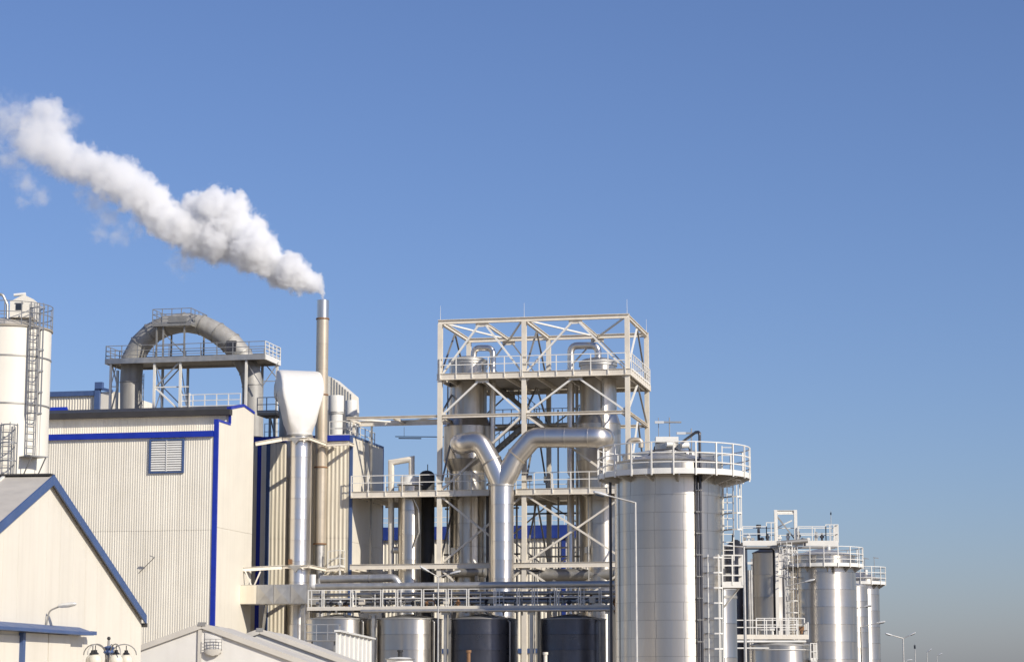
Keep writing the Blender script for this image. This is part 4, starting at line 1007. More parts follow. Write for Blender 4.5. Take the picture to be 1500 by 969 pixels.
for nm, e in (('left_leg', Lp[-1]), ('right_leg', Rp[-1])):
    d_ = (e-(Lp[-2] if nm[0] == 'l' else Rp[-2])).normalized()
    rings = []
    for k in range(9):
        f = k/8; c = top.lerp(e, f) + Vector((0, 0, 0.0))
        nn = Vector((0, 0, 1)).lerp(-d_, min(1, f*1.2)).normalized()
        rr0 = rY*0.985+(rb_*1.03-rY)*f
        rings.append(MB.ring(c, nn, rr0, 28, Vector((0, 1, 0))))
    yd.part(nm, MB().loft(rings, caps=False), 'alub')
    yd.part('joint_band', MB().loft([MB.ring(e-d_*0.05, -d_, rb_+0.045, 28, Vector((0, 1, 0))), MB.ring(e+d_*0.05, -d_, rb_+0.045, 28, Vector((0, 1, 0)))]), 'galvd' if nm[0] == 'l' else 'aludull')
for x in (800, 828, 862):
    c = PL.at(x, 640.5, vY); yd.part('cladding_band', MB().loft([MB.ring(c-Vector((0.03, 0, 0)), Vector((1, 0, 0)), rb_+0.012, 28), MB.ring(c+Vector((0.03, 0, 0)), Vector((1, 0, 0)), rb_+0.012, 28)]), 'alub')

# ------------------------------------------------------------------ small column and drum left of the tower
v3 = vT + 1.3
c3_ = PL.at(600, 780, v3); r3 = 17/F*PL.xy(c3_.x, v3)[1]; z3t = PL.at(600, 712, v3).z
sv = Thing('scrubber_column', 'small silver column with square-elbow pipe over its cap left of the tower', 'process column', PL, c3_.x, v3)
courses(sv, c3_.x, v3, r3, 0.02, z3t, 1.7, 'alu', 36, 0.012, 'cladding_course')
zc_ = PL.at(600, 698, v3).z
sv.part('cap', MB().lathe((c3_.x, v3), [(r3*0.82, z3t-0.02), (r3*0.82, zc_), (r3*0.2, zc_+0.06), (0.01, zc_+0.06)], 32), 'white')
sv.part('cap_flange', MB().lathe((c3_.x, v3), [(r3*0.8, z3t+0.06), (r3*1.12, z3t+0.06), (r3*1.12, z3t+0.16), (r3*0.8, z3t+0.16)], 32), 'white')
pp = [PL.at(603, 697, v3), PL.at(603, 672, v3), PL.at(573, 677, v3), PL.at(573, 860, v3)]
sv.part('elbow_pipe', MB().tube(pp, 0.20, 14), 'steel')
sv.part('side_valve', MB().cyl(PL.at(577, 805, v3-0.1), PL.at(586, 805, v3-0.1), 0.22, n=16), 'galv')
sv.part('return_pipe', MB().tube(fillet([PL.at(606, 730, v3-0.75), PL.at(613, 745, v3-0.7), PL.at(614, 780, v3-0.7), PL.at(606, 800, v3-0.72)], 0.3), 0.05, 8), 'galv')
v4 = vT + 3.4
c4 = PL.at(625, 760, v4); r4 = 11.5/F*PL.xy(c4.x, v4)[1]; z4 = PL.at(625, 697, v4).z
dk = Thing('black_drum', 'black domed drum beside the small silver column', 'drum', PL, c4.x, v4)
dk.part('drum', MB().lathe((c4.x, v4), [(r4, 0.02), (r4, z4), (r4*0.9, z4+0.18), (r4*0.6, z4+0.32), (r4*0.25, z4+0.38), (0.01, z4+0.39)], 36), 'drumd')
dk.part('vent_pipe', MB().cyl((c4.x+0.05, v4, z4+0.36), (c4.x+0.05, v4, z4+0.8), 0.03, n=8), 'black')

# ------------------------------------------------------------------ hall seen through the tower
vQ = vTb + 18
qa, qb = PL.hv(535, 800, vQ)[0], PL.hv(845, 800, vQ)[0]
zq0, zq1 = PL.hv(790, 769, vQ)[1], PL.hv(790, 788, vQ)[1]
hc = Thing('back_hall', 'low cream ribbed hall with broad blue fascia seen through the tower', 'building', PL, qb, vQ)
hc.part('wall', MB().box((qa, vQ+0.06, 0), (qb, vQ+12, zq0-0.1)), 'sheet')
hc.part('ribbed_cladding', corrugated(MB(), qa, qb, vQ, 0, zq1+0.1, 0.3, 0.05), 'sheet', smooth=False)
hc.part('fascia', MB().box((qa, vQ-0.3, zq1), (qb+0.1, vQ+0.055, zq0)), 'blued')
hc.part('corner_trim', MB().box((PL.hv(823, 800, vQ)[0], vQ-0.12, 0), (PL.hv(829, 800, vQ)[0], vQ-0.055, zq1-0.003)), 'blued')
hc.part('roof_railing', railing(MB(), [(qa, vQ+0.1, zq0), (qb, vQ+0.1, zq0)], 0.75, 1.0, (1, 0.5), 0.024, 0), 'rail')
hc.part('blue_stripe', MB().box((qa, vQ-0.10, PL.hv(790, 956, vQ)[1]), (qb, vQ-0.055, PL.hv(790, 949, vQ)[1])), 'bluef')

# ------------------------------------------------------------------ pipe rack and four round tanks under it
vP = PL.uv(*P(700, 880, 134)[:2])[1]
up_ = lambda x: PL.hv(x, 880, vP)[0]
zP = lambda y, x=700: PL.hv(x, y, vP)[1]
zdk = zP(888)
rk_ = Thing('pipe_rack', 'long railed pipe rack crossing above the row of round tanks', 'pipe rack', PL, up_(675), vP)
rk_.part('walkway', MB().box((up_(450), vP+0.02, zdk-0.06), (up_(899), vP+1.0, zdk)), 'deck')
rk_.part('edge_channel', MB().box((up_(450), vP-0.05, zdk-0.16), (up_(899), vP+0.015, zdk+0.05)), 'steel')
rk_.part('edge_channel', MB().box((up_(450), vP+2.4, zdk-0.16), (up_(899), vP+2.46, zdk+0.05)), 'steel')
for i in range(16):
    x = up_(452)+(up_(897)-up_(452))*i/15
    rk_.part('cross_member', MB().box((x-0.05, vP+0.02, zdk-0.2), (x+0.05, vP+2.39, zdk-0.065)), 'galvd')
xs = [451, 474, 516, 560, 582, 620, 656, 686, 726, 760, 782, 815, 850, 880, 899]
hrk = zP(862) - zdk
for i in range(len(xs)-1):
    a, b = up_(xs[i])+0.03, up_(xs[i+1])-0.09
    rk_.part('railing', railing(MB(), [(a, vP-0.03, zdk), (b, vP-0.03, zdk)], hrk, 3.0, (1, 0.5), 0.024, 0.05), 'rail')
    if i % 2 == 0: rk_.part('railing_post', MB().box((a+0.18, vP-0.05, zdk), (a+0.22, vP-0.01, zdk+hrk-0.03)), 'rail')
def hpipe(y, r, dv, x0=452, x1=899, m='galv', t=rk_, name='pipe'):
    t.part(name, MB().cyl((up_(x0), vP+dv, zP(y)), (up_(x1), vP+dv, zP(y)), r, n=14), m)
hpipe(856, 0.19, 0.35, 458)
rk_.part('end_elbow', MB().tube(fillet([(up_(460), vP+0.35, zP(856)), (up_(455), vP+0.35, zP(856)), (up_(455), vP+0.35, zP(838))], 0.25), 0.20, 14), 'hood')
hpipe(868, 0.10, 0.9); hpipe(874.5, 0.08, 1.25, 470); hpipe(880, 0.11, 1.6); hpipe(867, 0.13, 2.0, 500, m='galvd'); hpipe(876, 0.13, 2.2, m='pipeb')
hpipe(893.5, 0.10, -0.22, 530); hpipe(893, 0.07, 0.9, 452, m='galvd')
for i in range(26):
    x = up_(456)+(up_(895)-up_(456))*(i+0.5)/26+random.uniform(-0.2, 0.2); k = random.random()
    if k < 0.45:
        vl = rk_.part('valve', MB().cyl((x, vP+0.7, zdk+0.05), (x, vP+0.7, zdk+0.45), 0.07, n=10).cyl((x-0.12, vP+0.7, zdk+0.25), (x+0.12, vP+0.7, zdk+0.25), 0.10, n=10), random.choice(['galvd', 'pipeb', 'white', 'rust']))
        rk_.part('handwheel', MB().cyl((x, vP+0.7, zdk+0.5), (x, vP+0.7, zdk+0.53), 0.12, n=12), 'pipeb', vl)
    elif k < 0.8:
        rk_.part('drop_pipe', MB().tube(fillet([(x, vP+0.9, zP(868)), (x, vP+0.55, zP(868)+0.05), (x, vP+0.55, zdk-0.5)], 0.12), 0.05, 8), random.choice(['galv', 'galvd', 'white']))
    else:
        rk_.part('actuator', MB().box((x-0.16, vP+0.5, zdk+0.2), (x+0.16, vP+0.8, zdk+0.5)).cyl((x, vP+0.65, zdk), (x, vP+0.65, zdk+0.2), 0.05, n=8), random.choice(['white', 'galvd', 'steel']))
for i in range(34):
    x = up_(454)+(up_(897)-up_(454))*(i+random.random())/34; dv = random.choice((0.5, 1.1, 1.5, 1.9)); z_ = zdk+random.uniform(0.15, 0.75)
    ln = random.uniform(0.25, 0.9); mm = random.choice(['galvd', 'pipeb', 'galv', 'white', 'galvd', 'rust'])
    rk_.part('pipe_fitting', MB().tube(fillet([(x, vP+dv, zdk-0.3), (x, vP+dv, z_), (x+ln, vP+dv, z_), (x+ln, vP+dv, zdk-0.2)], 0.1, 4), random.uniform(0.025, 0.06), 8).cyl((x-0.07, vP+dv, z_-0.12), (x+0.07, vP+dv, z_-0.12), 0.09, n=8), mm)
for i in range(22):
    x = up_(454)+(up_(897)-up_(454))*(i+random.random())/22
    rk_.part('hanger', MB().box((x-0.03, vP-0.30, zdk-0.34), (x+0.03, vP-0.10, zdk-0.17)), random.choice(['galvd', 'pipeb']))
for x in (547, 652, 778, 892):
    rk_.part('post', MB().ibeam((up_(x), vP+0.1, 0), (up_(x), vP+0.1, zdk-0.165), 0.18, 0.18), 'galv')
    rk_.part('post', MB().ibeam((up_(x), vP+2.3, 0), (up_(x), vP+2.3, zdk-0.165), 0.18, 0.18), 'galvd')
    rk_.part('post_head', MB().box((up_(x)-0.22, vP-0.04, zdk-0.45), (up_(x)+0.22, vP+0.2, zdk-0.2)), 'galv')
hp2 = Thing('insulated_pipe', 'grey insulated pipe lying behind the rack railing and bending down', 'pipe', PL, *PL.at(520, 847, vP+4)[:2], 0)
hp2.part('pipe', MB().tube(fillet([PL.at(470, 848, vP+4), PL.at(579, 846, vP+4), PL.at(587, 862, vP+4), PL.at(587, 990, vP+4)], 0.45), 0.25, 16), 'galv')
hp2.part('band', MB().loft([MB.ring(PL.at(540, 847, vP+4), Vector((1, 0, 0)), 0.265, 16), MB.ring(PL.at(542, 847, vP+4), Vector((1, 0, 0)), 0.265, 16)]), 'galvd')
hp2.part('support', MB().box((PL.at(480, 850, vP+4).x, vP+3.9, 0), (PL.at(480, 850, vP+4).x+0.15, vP+4.1, PL.at(480, 852, vP+4).z)), 'galvd')
labs = ['silver round tank behind the white ribbed screen, under the pipe rack', 'silver round tank next to the double-headed lamp post', 'shade-coloured round tank with slanting patch of sun on its shell', 'dark round tank in full shade beside the big silver tank']
for (xc, rp, m_, lab) in ((497, 47, 'alu', labs[0]), (600, 47, 'alu', labs[1]), (709, 48, 'tank_shade', labs[2]), (839, 48, 'tank_shade', labs[3])):  # last two tanks carry their shade in the shell colour
    vv = vP + 1.2; c = PL.at(xc, 920, vv); r_ = rp/F*PL.xy(c.x, vv)[1]
    zt_ = PL.at(xc, 905, vv-r_).z
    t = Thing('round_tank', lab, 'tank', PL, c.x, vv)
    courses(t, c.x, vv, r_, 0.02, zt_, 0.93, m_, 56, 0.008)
    t.part('roof', MB().lathe((c.x, vv), [(r_+0.06, zt_-0.03), (r_+0.06, zt_+0.01), (0.3, zt_+0.30), (0.02, zt_+0.31)], 48), 'galvd' if m_ == 'tank_shade' else 'galv')
    t.part('roof_nozzle', MB().cyl((c.x+0.5, vv-0.6, zt_), (c.x+0.5, vv-0.6, zt_+0.36), 0.1, n=12), 'galv')
    t.part('overflow_pipe', MB().tube(fillet([(c.x+r_*0.86, vv-r_*0.55, zt_-0.1), (c.x+r_*0.93, vv-r_*0.6, zt_-0.2), (c.x+r_*0.93, vv-r_*0.6, 0.1)], 0.1), 0.05, 8), 'galvd')
# ------------------------------------------------------------------ big silver tank on the right
YT = 87.0
cT = P(980, 800, YT); rT = 79/F*YT
zTd = P(980, 689.5, YT-111/F*YT).z            # deck level
zTt = P(980, 671, YT-rT).z                    # top of the shell
tk = Thing('storage_tank', 'big silver plated storage tank with white ring platform and caged ladder', 'tank', W0, cT.x, cT.y)
plates(tk, cT.x, cT.y, rT, 0.02, zTt, 0.655, 12, M['alu'])
ring_platform(tk, cT.x+0.22, cT.y, rT-0.24, 111/F*YT, zTd)
tk.part('roof', MB().lathe((cT.x, cT.y), [(rT+0.03, zTt-0.06), (rT+0.05, zTt), (rT*0.6, zTt+0.22), (0.6, zTt+0.42), (0.02, zTt+0.45)], 56), 'galv')
tk.part('roof_nozzle', MB().cyl((cT.x, cT.y, zTt+0.40), (cT.x, cT.y, zTt+0.75), 0.5, n=24), 'galv')
tk.part('gooseneck_vent', MB().tube(fillet([P(920, 676, YT-0.3), P(920, 644, YT-0.3), P(939, 644, YT-0.3), P(939, 655, YT-0.3)], 0.3, 8), 0.10, 14), 'aludull')
zr = lambda y: P(980, y, YT).z
bx = lambda x: P(x, 650, YT).x
mo = tk.part('mixer_motor', MB().box((bx(960), YT-0.35, zr(649)), (bx(993), YT+0.3, zr(640.5))), 'white')
tk.part('motor_drum', MB().cyl((bx(974), YT-0.6, zr(652.5)), (bx(985), YT-0.5, zr(652)), 0.11, n=16).cyl((bx(996), YT-0.5, zr(654)), (bx(1007), YT-0.4, zr(653)), 0.12, n=16), 'white', mo)
tk.part('motor_stand', MB().box((bx(963), YT-0.2, zTt+0.3), (bx(966), YT-0.1, zr(649)-0.002)).box((bx(988), YT-0.2, zTt+0.3), (bx(991), YT-0.1, zr(649)-0.002)), 'pipeb', mo)
tk.part('roof_pipework', MB().tube(fillet([(bx(945), YT-0.9, zTt+0.12), (bx(955), YT-0.9, zTt+0.42), (bx(985), YT-0.8, zTt+0.5), (bx(1003), YT-0.7, zTt+0.35)], 0.2), 0.035, 8).tube(fillet([(bx(960), YT+0.5, zTt+0.3), (bx(960), YT+0.5, zTt+0.75), (bx(1012), YT+0.5, zTt+0.7), (bx(1012), YT+0.5, zTt+0.2)], 0.15), 0.04, 8), 'pipeb')
# dark riser pipes on the shell
ar = math.asin((P(1026, 800, YT-rT*0.8).x-cT.x)/(rT+0.12)); px_, py_ = cT.x+(rT+0.12)*math.sin(ar), cT.y-(rT+0.12)*math.cos(ar)
tk.part('riser_pipe', MB().tube(fillet([(px_, py_, 0.05), (px_, py_, zr(640)), (px_-0.12, py_+0.3, zr(640)+0.02), (bx(1000), YT-0.2, zr(647))], 0.15), 0.055, 10), 'pipeb')
tk.part('riser_pipe', MB().tube([(px_-0.14, py_-0.02, 0.05), (px_-0.14, py_-0.02, zr(667))], 0.03, 8), 'pipeb')
for i in range(12):
    z = 0.8+i*0.8; tk.part('pipe_clamp', MB().box((px_-0.18, py_-0.05, z), (px_+0.07, py_+0.10, z+0.04)), 'galvd')
tk.part('down_pipe', MB().cyl((P(894.5, 800, YT-0.4).x, YT-0.4, 0), (P(894.5, 800, YT-0.4).x, YT-0.4, zTd-0.08), 0.055, n=12), 'pipeb')
def mast(x, xb, y, Yd, xs_, label, m='raild'):
    t = Thing('mast_light', label, 'lamp mast', W0, P(x, 650, Yd).x, Yd, zTt)
    t.part('pole', MB().cyl((P(x, 650, Yd).x, Yd, zTt+0.1), (P(x, 650, Yd).x, Yd, P(x, y-7, Yd).z), 0.022, n=8), m)
    a = P(xs_[0], y, Yd); b = P(xs_[1], y, Yd)
    t.part('cross_bar', MB().beam(a, b, 0.10, 0.06), m)
    t.part('lamp_head', MB().box((a.x, Yd-0.14, a.z-0.06), (a.x+0.35, Yd-0.052, a.z+0.03)), 'lamp')
    return t
mt = mast(981, 0, 618, YT+1.0, (959, 998), 'T-shaped mast light rising behind the big tank roof')
mt.part('side_rod', MB().cyl((P(965, 650, YT+1).x, YT+1.06, P(965, 645, YT+1).z), (P(965, 650, YT+1).x, YT+1.06, P(965, 611, YT+1).z), 0.014, n=6), 'raild')
mt2 = mast(1013, 0, 634, YT+0.6, (991, 1027), 'low mast light with long bar above the dark riser pipe')
# caged ladders and half-way landing
zc0 = P(1070, 858, YT).z; zc1 = zTd
la = P(1066, 760, YT-0.1)
dn = Vector((la.x-cT.x, la.y-cT.y, 0)).normalized()
lb = Vector((la.x, YT-0.3, zc0)); 
tk.part('ladder', ladder(MB(), lb, zTd+1.2, (1, 0.05, 0), 0.40), 'rail')
tk.part('ladder_cage', cage(MB(), lb+Vector((0.14, 0.0, 2.1)), zTd-0.1, (1, 0, 0), (0.25, -1, 0), 0.62, 0.6, 0.62), 'rail')
l0, l1 = P(1058.5, 858, YT-0.9), P(1088, 858, YT-0.9)
tk.part('landing', MB().box((l0.x, YT-0.9, zc0-0.08), (l1.x, YT+0.3, zc0)), 'deck')
tk.part('landing_toe', MB().box((l0.x, YT-0.93, zc0-0.09), (l1.x+0.02, YT-0.902, zc0+0.13)), 'rail')
tk.part('landing_railing', railing(MB(), [(l0.x, YT-0.92, zc0), (l1.x, YT-0.92, zc0), (l1.x, YT+0.3, zc0)], 1.12, 0.42, (1, 0.66, 0.33), 0.024, 0), 'rail')
tk.part('landing_strut', MB().beam((l1.x-0.1, YT-0.5, zc0-0.085), (l0.x+0.1, YT-0.2, zc0-0.8), 0.06), 'rail')
lc = P(1043, 900, YT-rT*0.62)
tk.part('ladder', ladder(MB(), (lc.x-0.12, lc.y-0.12, 0.05), zc0+1.1, (1, 0.6, 0), 0.40), 'raild')
tk.part('ladder_cage', cage(MB(), (lc.x, lc.y-0.15, 2.4), zc0+1.1, (1, 0.35, 0), (0.35, -1, 0), 0.66, 0.62, 0.56), 'rail')
# narrow tank behind the landing
st = Thing('narrow_tank', 'narrow grey tank tucked behind the ladder landing of the big tank', 'tank', W0, *P(1048, 900, 92)[:2])
c = P(1048, 900, 92); r_ = 31/F*92; zz = P(1048, 862, 92-r_).z
courses(st, c.x, c.y, r_, 0.02, zz, 1.3, 'alu', 36)
st.part('roof', MB().lathe((c.x, c.y), [(r_+0.03, zz-0.02), (r_+0.03, zz+0.02), (0.1, zz+0.18), (0.01, zz+0.18)], 32), 'galv')
st.part('band', MB().lathe((c.x, c.y), [(r_-0.01, zz-0.35), (r_+0.03, zz-0.35), (r_+0.03, zz-0.25), (r_-0.01, zz-0.25)], 36), 'galvd')
# tall tank hidden behind the big one, whose shadow falls on the rack
c = P(984, 900, 127.5); r_ = 70/F*127.5
bt = Thing('rear_tank', 'tall silver tank directly behind the big plated tank', 'tank', W0, c.x, c.y)
zz = P(984, 668, 127.5).z
courses(bt, c.x, c.y, r_, 0.02, zz, 1.3, 'alu', 48)
bt.part('roof', MB().lathe((c.x, c.y), [(r_+0.03, zz-0.02), (r_+0.03, zz+0.02), (0.2, zz+0.5), (0.01, zz+0.5)], 40), 'galv')

# ------------------------------------------------------------------ tank group further right
def ring_tank(name, label, xc, rp, Y, ytop, ydeck, rplat, m='alu', posts=18, a0=0.0, a1=2*PI):
    c = P(xc, 900, Y); r_ = rp/F*Y; zt_ = P(xc, ytop, Y-r_).z; zd_ = P(xc, ydeck, Y-rplat/F*Y).z
    t = Thing(name, label, 'tank', W0, c.x, c.y)
    courses(t, c.x, c.y, r_, 0.02, zt_, 1.05, m, 56, 0.008)
    t.part('roof', MB().lathe((c.x, c.y), [(r_+0.03, zt_-0.05), (r_+0.04, zt_), (0.3, zt_+0.42), (0.01, zt_+0.43)], 44), 'galv')
    t.part('roof_nozzle', MB().cyl((c.x+0.3, c.y-0.4, zt_+0.25), (c.x+0.3, c.y-0.4, zt_+0.6), 0.12, n=12), 'white')
    ring_platform(t, c.x, c.y, r_, rplat/F*Y, zd_, posts=posts, brackets=10, a0=a0, a1=a1)
    return t, c, r_, zd_
rt2, c2_, r2_, zd2 = ring_tank('storage_tank', 'silver tank with ring platform beside the portal frame', 1207, 47, 138, 811, 826.5, 58)
ladd = Vector((c2_.x-r2_*0.9-0.25, c2_.y-0.9, 0.05))
rt2.part('ladder', ladder(MB(), ladd, zd2+1.1, (1, 0, 0), 0.4), 'rail')
rt2.part('ladder_cage', cage(MB(), ladd+Vector((0, 0, 2.3)), zd2+1.1, (1, 0, 0), (0, -1, 0), 0.7, 0.65, 0.7), 'rail')
rt2.part('gusset_plate', MB().prism([Vector((c2_.x+0.35, c2_.y-r2_-0.02, zd2-0.5)), Vector((c2_.x+0.35, c2_.y-r2_-0.4, zd2-0.1)), Vector((c2_.x+0.35, c2_.y-r2_-0.02, zd2-0.1))], None, (0.06, 0, 0)), 'galv')
ring_tank('storage_tank', 'end silver tank of the group with railed ring platform at its top', 1262, 26.5, 156, 846, 853, 36, posts=14)
c = P(1248, 900, 149); t = Thing('plain_tank', 'plain silver tank squeezed between the two tanks with ring platforms', 'tank', W0, c.x, c.y)
r_ = 23.5/F*149; zz = P(1248, 858, 149).z
courses(t, c.x, c.y, r_, 0.02, zz, 1.05, 'alu', 44, 0.008)
t.part('roof', MB().lathe((c.x, c.y), [(r_+0.03, zz-0.02), (r_+0.03, zz+0.02), (0.1, zz+0.25), (0.01, zz+0.25)], 40), 'galv')
# dark tank with tank neighbour
for (xc, rp, Y, yt, m_, lab) in ((1131, 27, 150, 808, 'brownt', 'dull grey-brown tank with black conical roof below the high walkway'), (1079, 17, 152, 800, 'tank_shade', 'dark slim tank in shade behind the caged ladder')):
    c = P(xc, 900, Y); r_ = rp/F*Y; zz = P(xc, yt, Y-r_).z
    t = Thing('dark_tank', lab, 'tank', W0, c.x, c.y)
    courses(t, c.x, c.y, r_, 0.02, zz, 1.4, m_, 40)
    t.part('roof', MB().lathe((c.x, c.y), [(r_+0.04, zz-0.02), (r_+0.04, zz+0.02), (0.15, zz+0.5), (0.01, zz+0.5)], 40), 'black')
    t.part('roof_stub', MB().cyl((c.x-0.2, c.y-0.3, zz+0.2), (c.x-0.2, c.y-0.3, zz+0.9), 0.07, n=10), 'black')
# high walkway with portal frame
Yw = 144.0
hw = Thing('high_walkway', 'high white railed walkway with portal frame between the far tanks', 'walkway', W0, P(1150, 900, Yw).x, Yw)
wx = lambda x: P(x, 795, Yw).x
wz = P(1100, 794, Yw).z
hw.part('walkway_deck', MB().box((wx(1088), Yw, wz-0.1), (wx(1226), Yw+1.4, wz)), 'deck')
hw.part('edge_beam', MB().box((wx(1088), Yw-0.06, wz-0.2), (wx(1228), Yw-0.003, wz+0.12)), 'rail')
hw.part('railing', railing(MB(), [(wx(1088), Yw-0.03, wz), (wx(1123), Yw-0.03, wz)], 1.0, 1.3, (1, 0.55), 0.024, 0), 'rail')
hw.part('railing', railing(MB(), [(wx(1123), Yw-0.03, wz), (wx(1137), Yw-0.03, wz)], 1.25, 0.28, (1, 0.5), 0.024, 0), 'rail')
hw.part('railing', railing(MB(), [(wx(1170), Yw-0.03, wz), (wx(1210), Yw-0.03, wz)], 1.0, 0.8, (1, 0.55), 0.024, 0), 'rail')
hw.part('railing', railing(MB(), [(wx(1210), Yw-0.03, wz), (wx(1228), Yw-0.03, wz), (wx(1228), Yw+1.4, wz)], 1.12, 0.3, (1, 0.5), 0.024, 0.1), 'rail')
hw.part('railing', railing(MB(), [(wx(1088), Yw+1.43, wz), (wx(1226), Yw+1.43, wz)], 1.0, 1.1, (1, 0.55), 0.024, 0), 'rail')
zpt = P(1150, 746, Yw).z
for x in (1137.5, 1166.5):
    hw.part('portal_column', MB().ibeam((wx(x), Yw+0.2, 0 if x < 1140 else wz), (wx(x), Yw+0.2, zpt), 0.2, 0.2), 'rail')
    hw.part('portal_column', MB().ibeam((wx(x)+0.15, Yw+1.25, 0), (wx(x)+0.15, Yw+1.25, zpt), 0.16, 0.16), 'rail')
hw.part('portal_beam', MB().ibeam((wx(1137.5)+0.11, Yw+0.2, zpt-0.12), (wx(1166.5)-0.11, Yw+0.2, zpt-0.12), 0.16, 0.2), 'rail')
hw.part('portal_beam', MB().ibeam((wx(1137.5)+0.25, Yw+1.25, zpt-0.12), (wx(1166.5)+0.05, Yw+1.25, zpt-0.12), 0.14, 0.18), 'rail')
hw.part('portal_brace', MB().beam((wx(1138), Yw+0.32, zpt-0.3), (wx(1166), Yw+0.32, wz+0.2), 0.08), 'galvd')
hw.part('portal_brace', MB().beam((wx(1141), Yw+1.1, wz+1.0), (wx(1164), Yw+1.1, zpt-0.6), 0.08), 'rail')
hw.part('knee_brace', MB().beam((wx(1136), Yw+0.1, wz-0.5), (wx(1127), Yw+0.1, wz-0.1), 0.08), 'rail')
hw.part('equipment_box', MB().box((wx(1150), Yw+0.3, wz-0.65), (wx(1166), Yw+1.0, wz-0.22)), 'white')
hw.part('stair_cage', cage(ladder(MB(), (wx(1150), Yw-0.3, wz-2.2), wz, (1, 0, 0), 0.45), (wx(1150), Yw-0.3, wz-2.2), wz, (1, 0, 0), (0, -1, 0), 0.8, 0.6, 0.5), 'rail')
for i, x in enumerate((1092, 1098, 1104, 1118, 1126, 1144, 1156, 1172, 1178, 1186, 1198, 1206)):
    hgt = random.uniform(0.3, 0.75); mm = ('galvd', 'white', 'galv', 'pipeb')[i % 4]
    hw.part('fitting', MB().cyl((wx(x), Yw+0.6, wz), (wx(x), Yw+0.6, wz+hgt), random.uniform(0.04, 0.10), n=10).box((wx(x)-0.12, Yw+0.5, wz+hgt*0.5), (wx(x)+0.12, Yw+0.7, wz+hgt*0.5+0.14)), mm)
hw.part('cable_tray', MB().box((wx(1088), Yw-0.12, wz-0.36), (wx(1226), Yw-0.065, wz-0.24)), 'galvd')
hw.part('pipe', MB().tube(fillet([(wx(1088), Yw+0.4, wz-0.35), (wx(1134), Yw+0.4, wz-0.35), (wx(1134), Yw+0.4, 0.1)], 0.2), 0.07, 10), 'black')
hw.part('pipe', MB().tube(fillet([(wx(1225), Yw+0.6, wz-0.3), (wx(1160), Yw+0.6, wz-0.3), (wx(1160), Yw+0.6, 0.1)], 0.2), 0.06, 10), 'galv')
pz = P(1160, 794, Yw-0.5)
hp = Thing('horizontal_pipe', 'short grey horizontal pipe in front of the portal frame', 'pipe', W0, pz.x, Yw-0.4, pz.z)
hp.part('pipe', MB().cyl(P(1138, 795, Yw-0.4), P(1183, 791.5, Yw-0.4), 0.14, n=14), 'galvd')
hp.part('end_cap', MB().cyl(P(1179, 794, Yw-0.4), P(1179, 799, Yw-0.4), 0.07, n=10), 'pipeb')
vn = Thing('mushroom_vent', 'black mushroom vent standing on the high walkway', 'vent', W0, P(1111.5, 790, Yw+0.7).x, Yw+0.7, wz)
vn.part('stem', MB().cyl((P(1111.5, 790, Yw+0.7).x, Yw+0.7, wz), (P(1111.5, 790, Yw+0.7).x, Yw+0.7, P(1111, 774, Yw+0.7).z), 0.09, n=12), 'pipeb')
vn.part('cowl', MB().cyl((P(1111.5, 790, Yw+0.7).x, Yw+0.7, P(1111, 773, Yw+0.7).z), (P(1111.5, 790, Yw+0.7).x, Yw+0.7, P(1111, 768, Yw+0.7).z), 0.15, 0.16, n=16), 'black')
# low tank with walkway on it
c = P(1143, 960, 120); r_ = 43.5/F*120; zz = P(1143, 943.5, 120-r_).z
lt = Thing('low_tank', 'low wide silver tank with railed walkway over its conical roof', 'tank', W0, c.x, c.y)
courses(lt, c.x, c.y, r_, 0.02, zz, 0.95, 'alu', 52, 0.008)
lt.part('roof', MB().lathe((c.x, c.y), [(r_+0.05, zz-0.03), (r_+0.05, zz+0.01), (0.3, zz+0.4), (0.01, zz+0.42)], 44), 'galv')
lt.part('handrail_ring', MB().tube(circle_pts(c.x, c.y, zz-0.25, r_+0.05, 41, 0, 2*PI*41/40), 0.02, 6, caps=False), 'rail')
Yl = 119.0
low = Thing('low_walkway', 'low white railed walkway in front of the dull grey-brown tank', 'walkway', W0, P(1130, 935, Yl).x, Yl)
lx = lambda x: P(x, 930, Yl).x
lz = P(1130, 931, Yl).z
low.part('walkway_deck', MB().box((lx(1078), Yl, lz-0.08), (lx(1184), Yl+1.2, lz)), 'deck')
low.part('edge_beam', MB().box((lx(1078), Yl-0.05, lz-0.16), (lx(1184), Yl-0.003, lz+0.08)), 'steel')
low.part('railing', railing(MB(), [(lx(1078), Yl-0.03, lz), (lx(1168), Yl-0.03, lz)], 0.82, 0.55, (1, 0.55), 0.022, 0), 'rail')
low.part('railing', railing(MB(), [(lx(1112), Yl+1.2, lz+0.1), (lx(1183), Yl+1.2, lz+0.1)], 0.85, 0.45, (1, 0.6, 0.3), 0.022, 0), 'rail')
low.part('railing', railing(MB(), [(lx(1184), Yl-0.02, lz-0.15), (lx(1184), Yl+1.2, lz-0.15)], 0.85, 0.5, (1, 0.55), 0.022, 0), 'rail')
for x in (1080, 1180): low.part('post', MB().box((lx(x), Yl+1.25, 0), (lx(x)+0.12, Yl+1.37, lz-0.082)), 'galv')
for x, m_ in ((1112, 'galvd'), (1133, 'white'), (1140, 'pipeb'), (1176, 'rust')):
    low.part('valve', MB().cyl((lx(x), Yl+0.5, lz), (lx(x), Yl+0.5, lz+0.45), 0.08, n=10).box((lx(x)-0.13, Yl+0.4, lz+0.3), (lx(x)+0.13, Yl+0.6, lz+0.5)), m_)
low.part('pipe', MB().cyl((lx(1078), Yl-0.2, lz-0.28), (lx(1180), Yl-0.2, lz-0.28), 0.06, n=10), 'white')
low.part('pipe', MB().cyl((lx(1078), Yl-0.35, lz-0.62), (lx(1125), Yl-0.35, lz-0.62), 0.04, n=10), 'white')
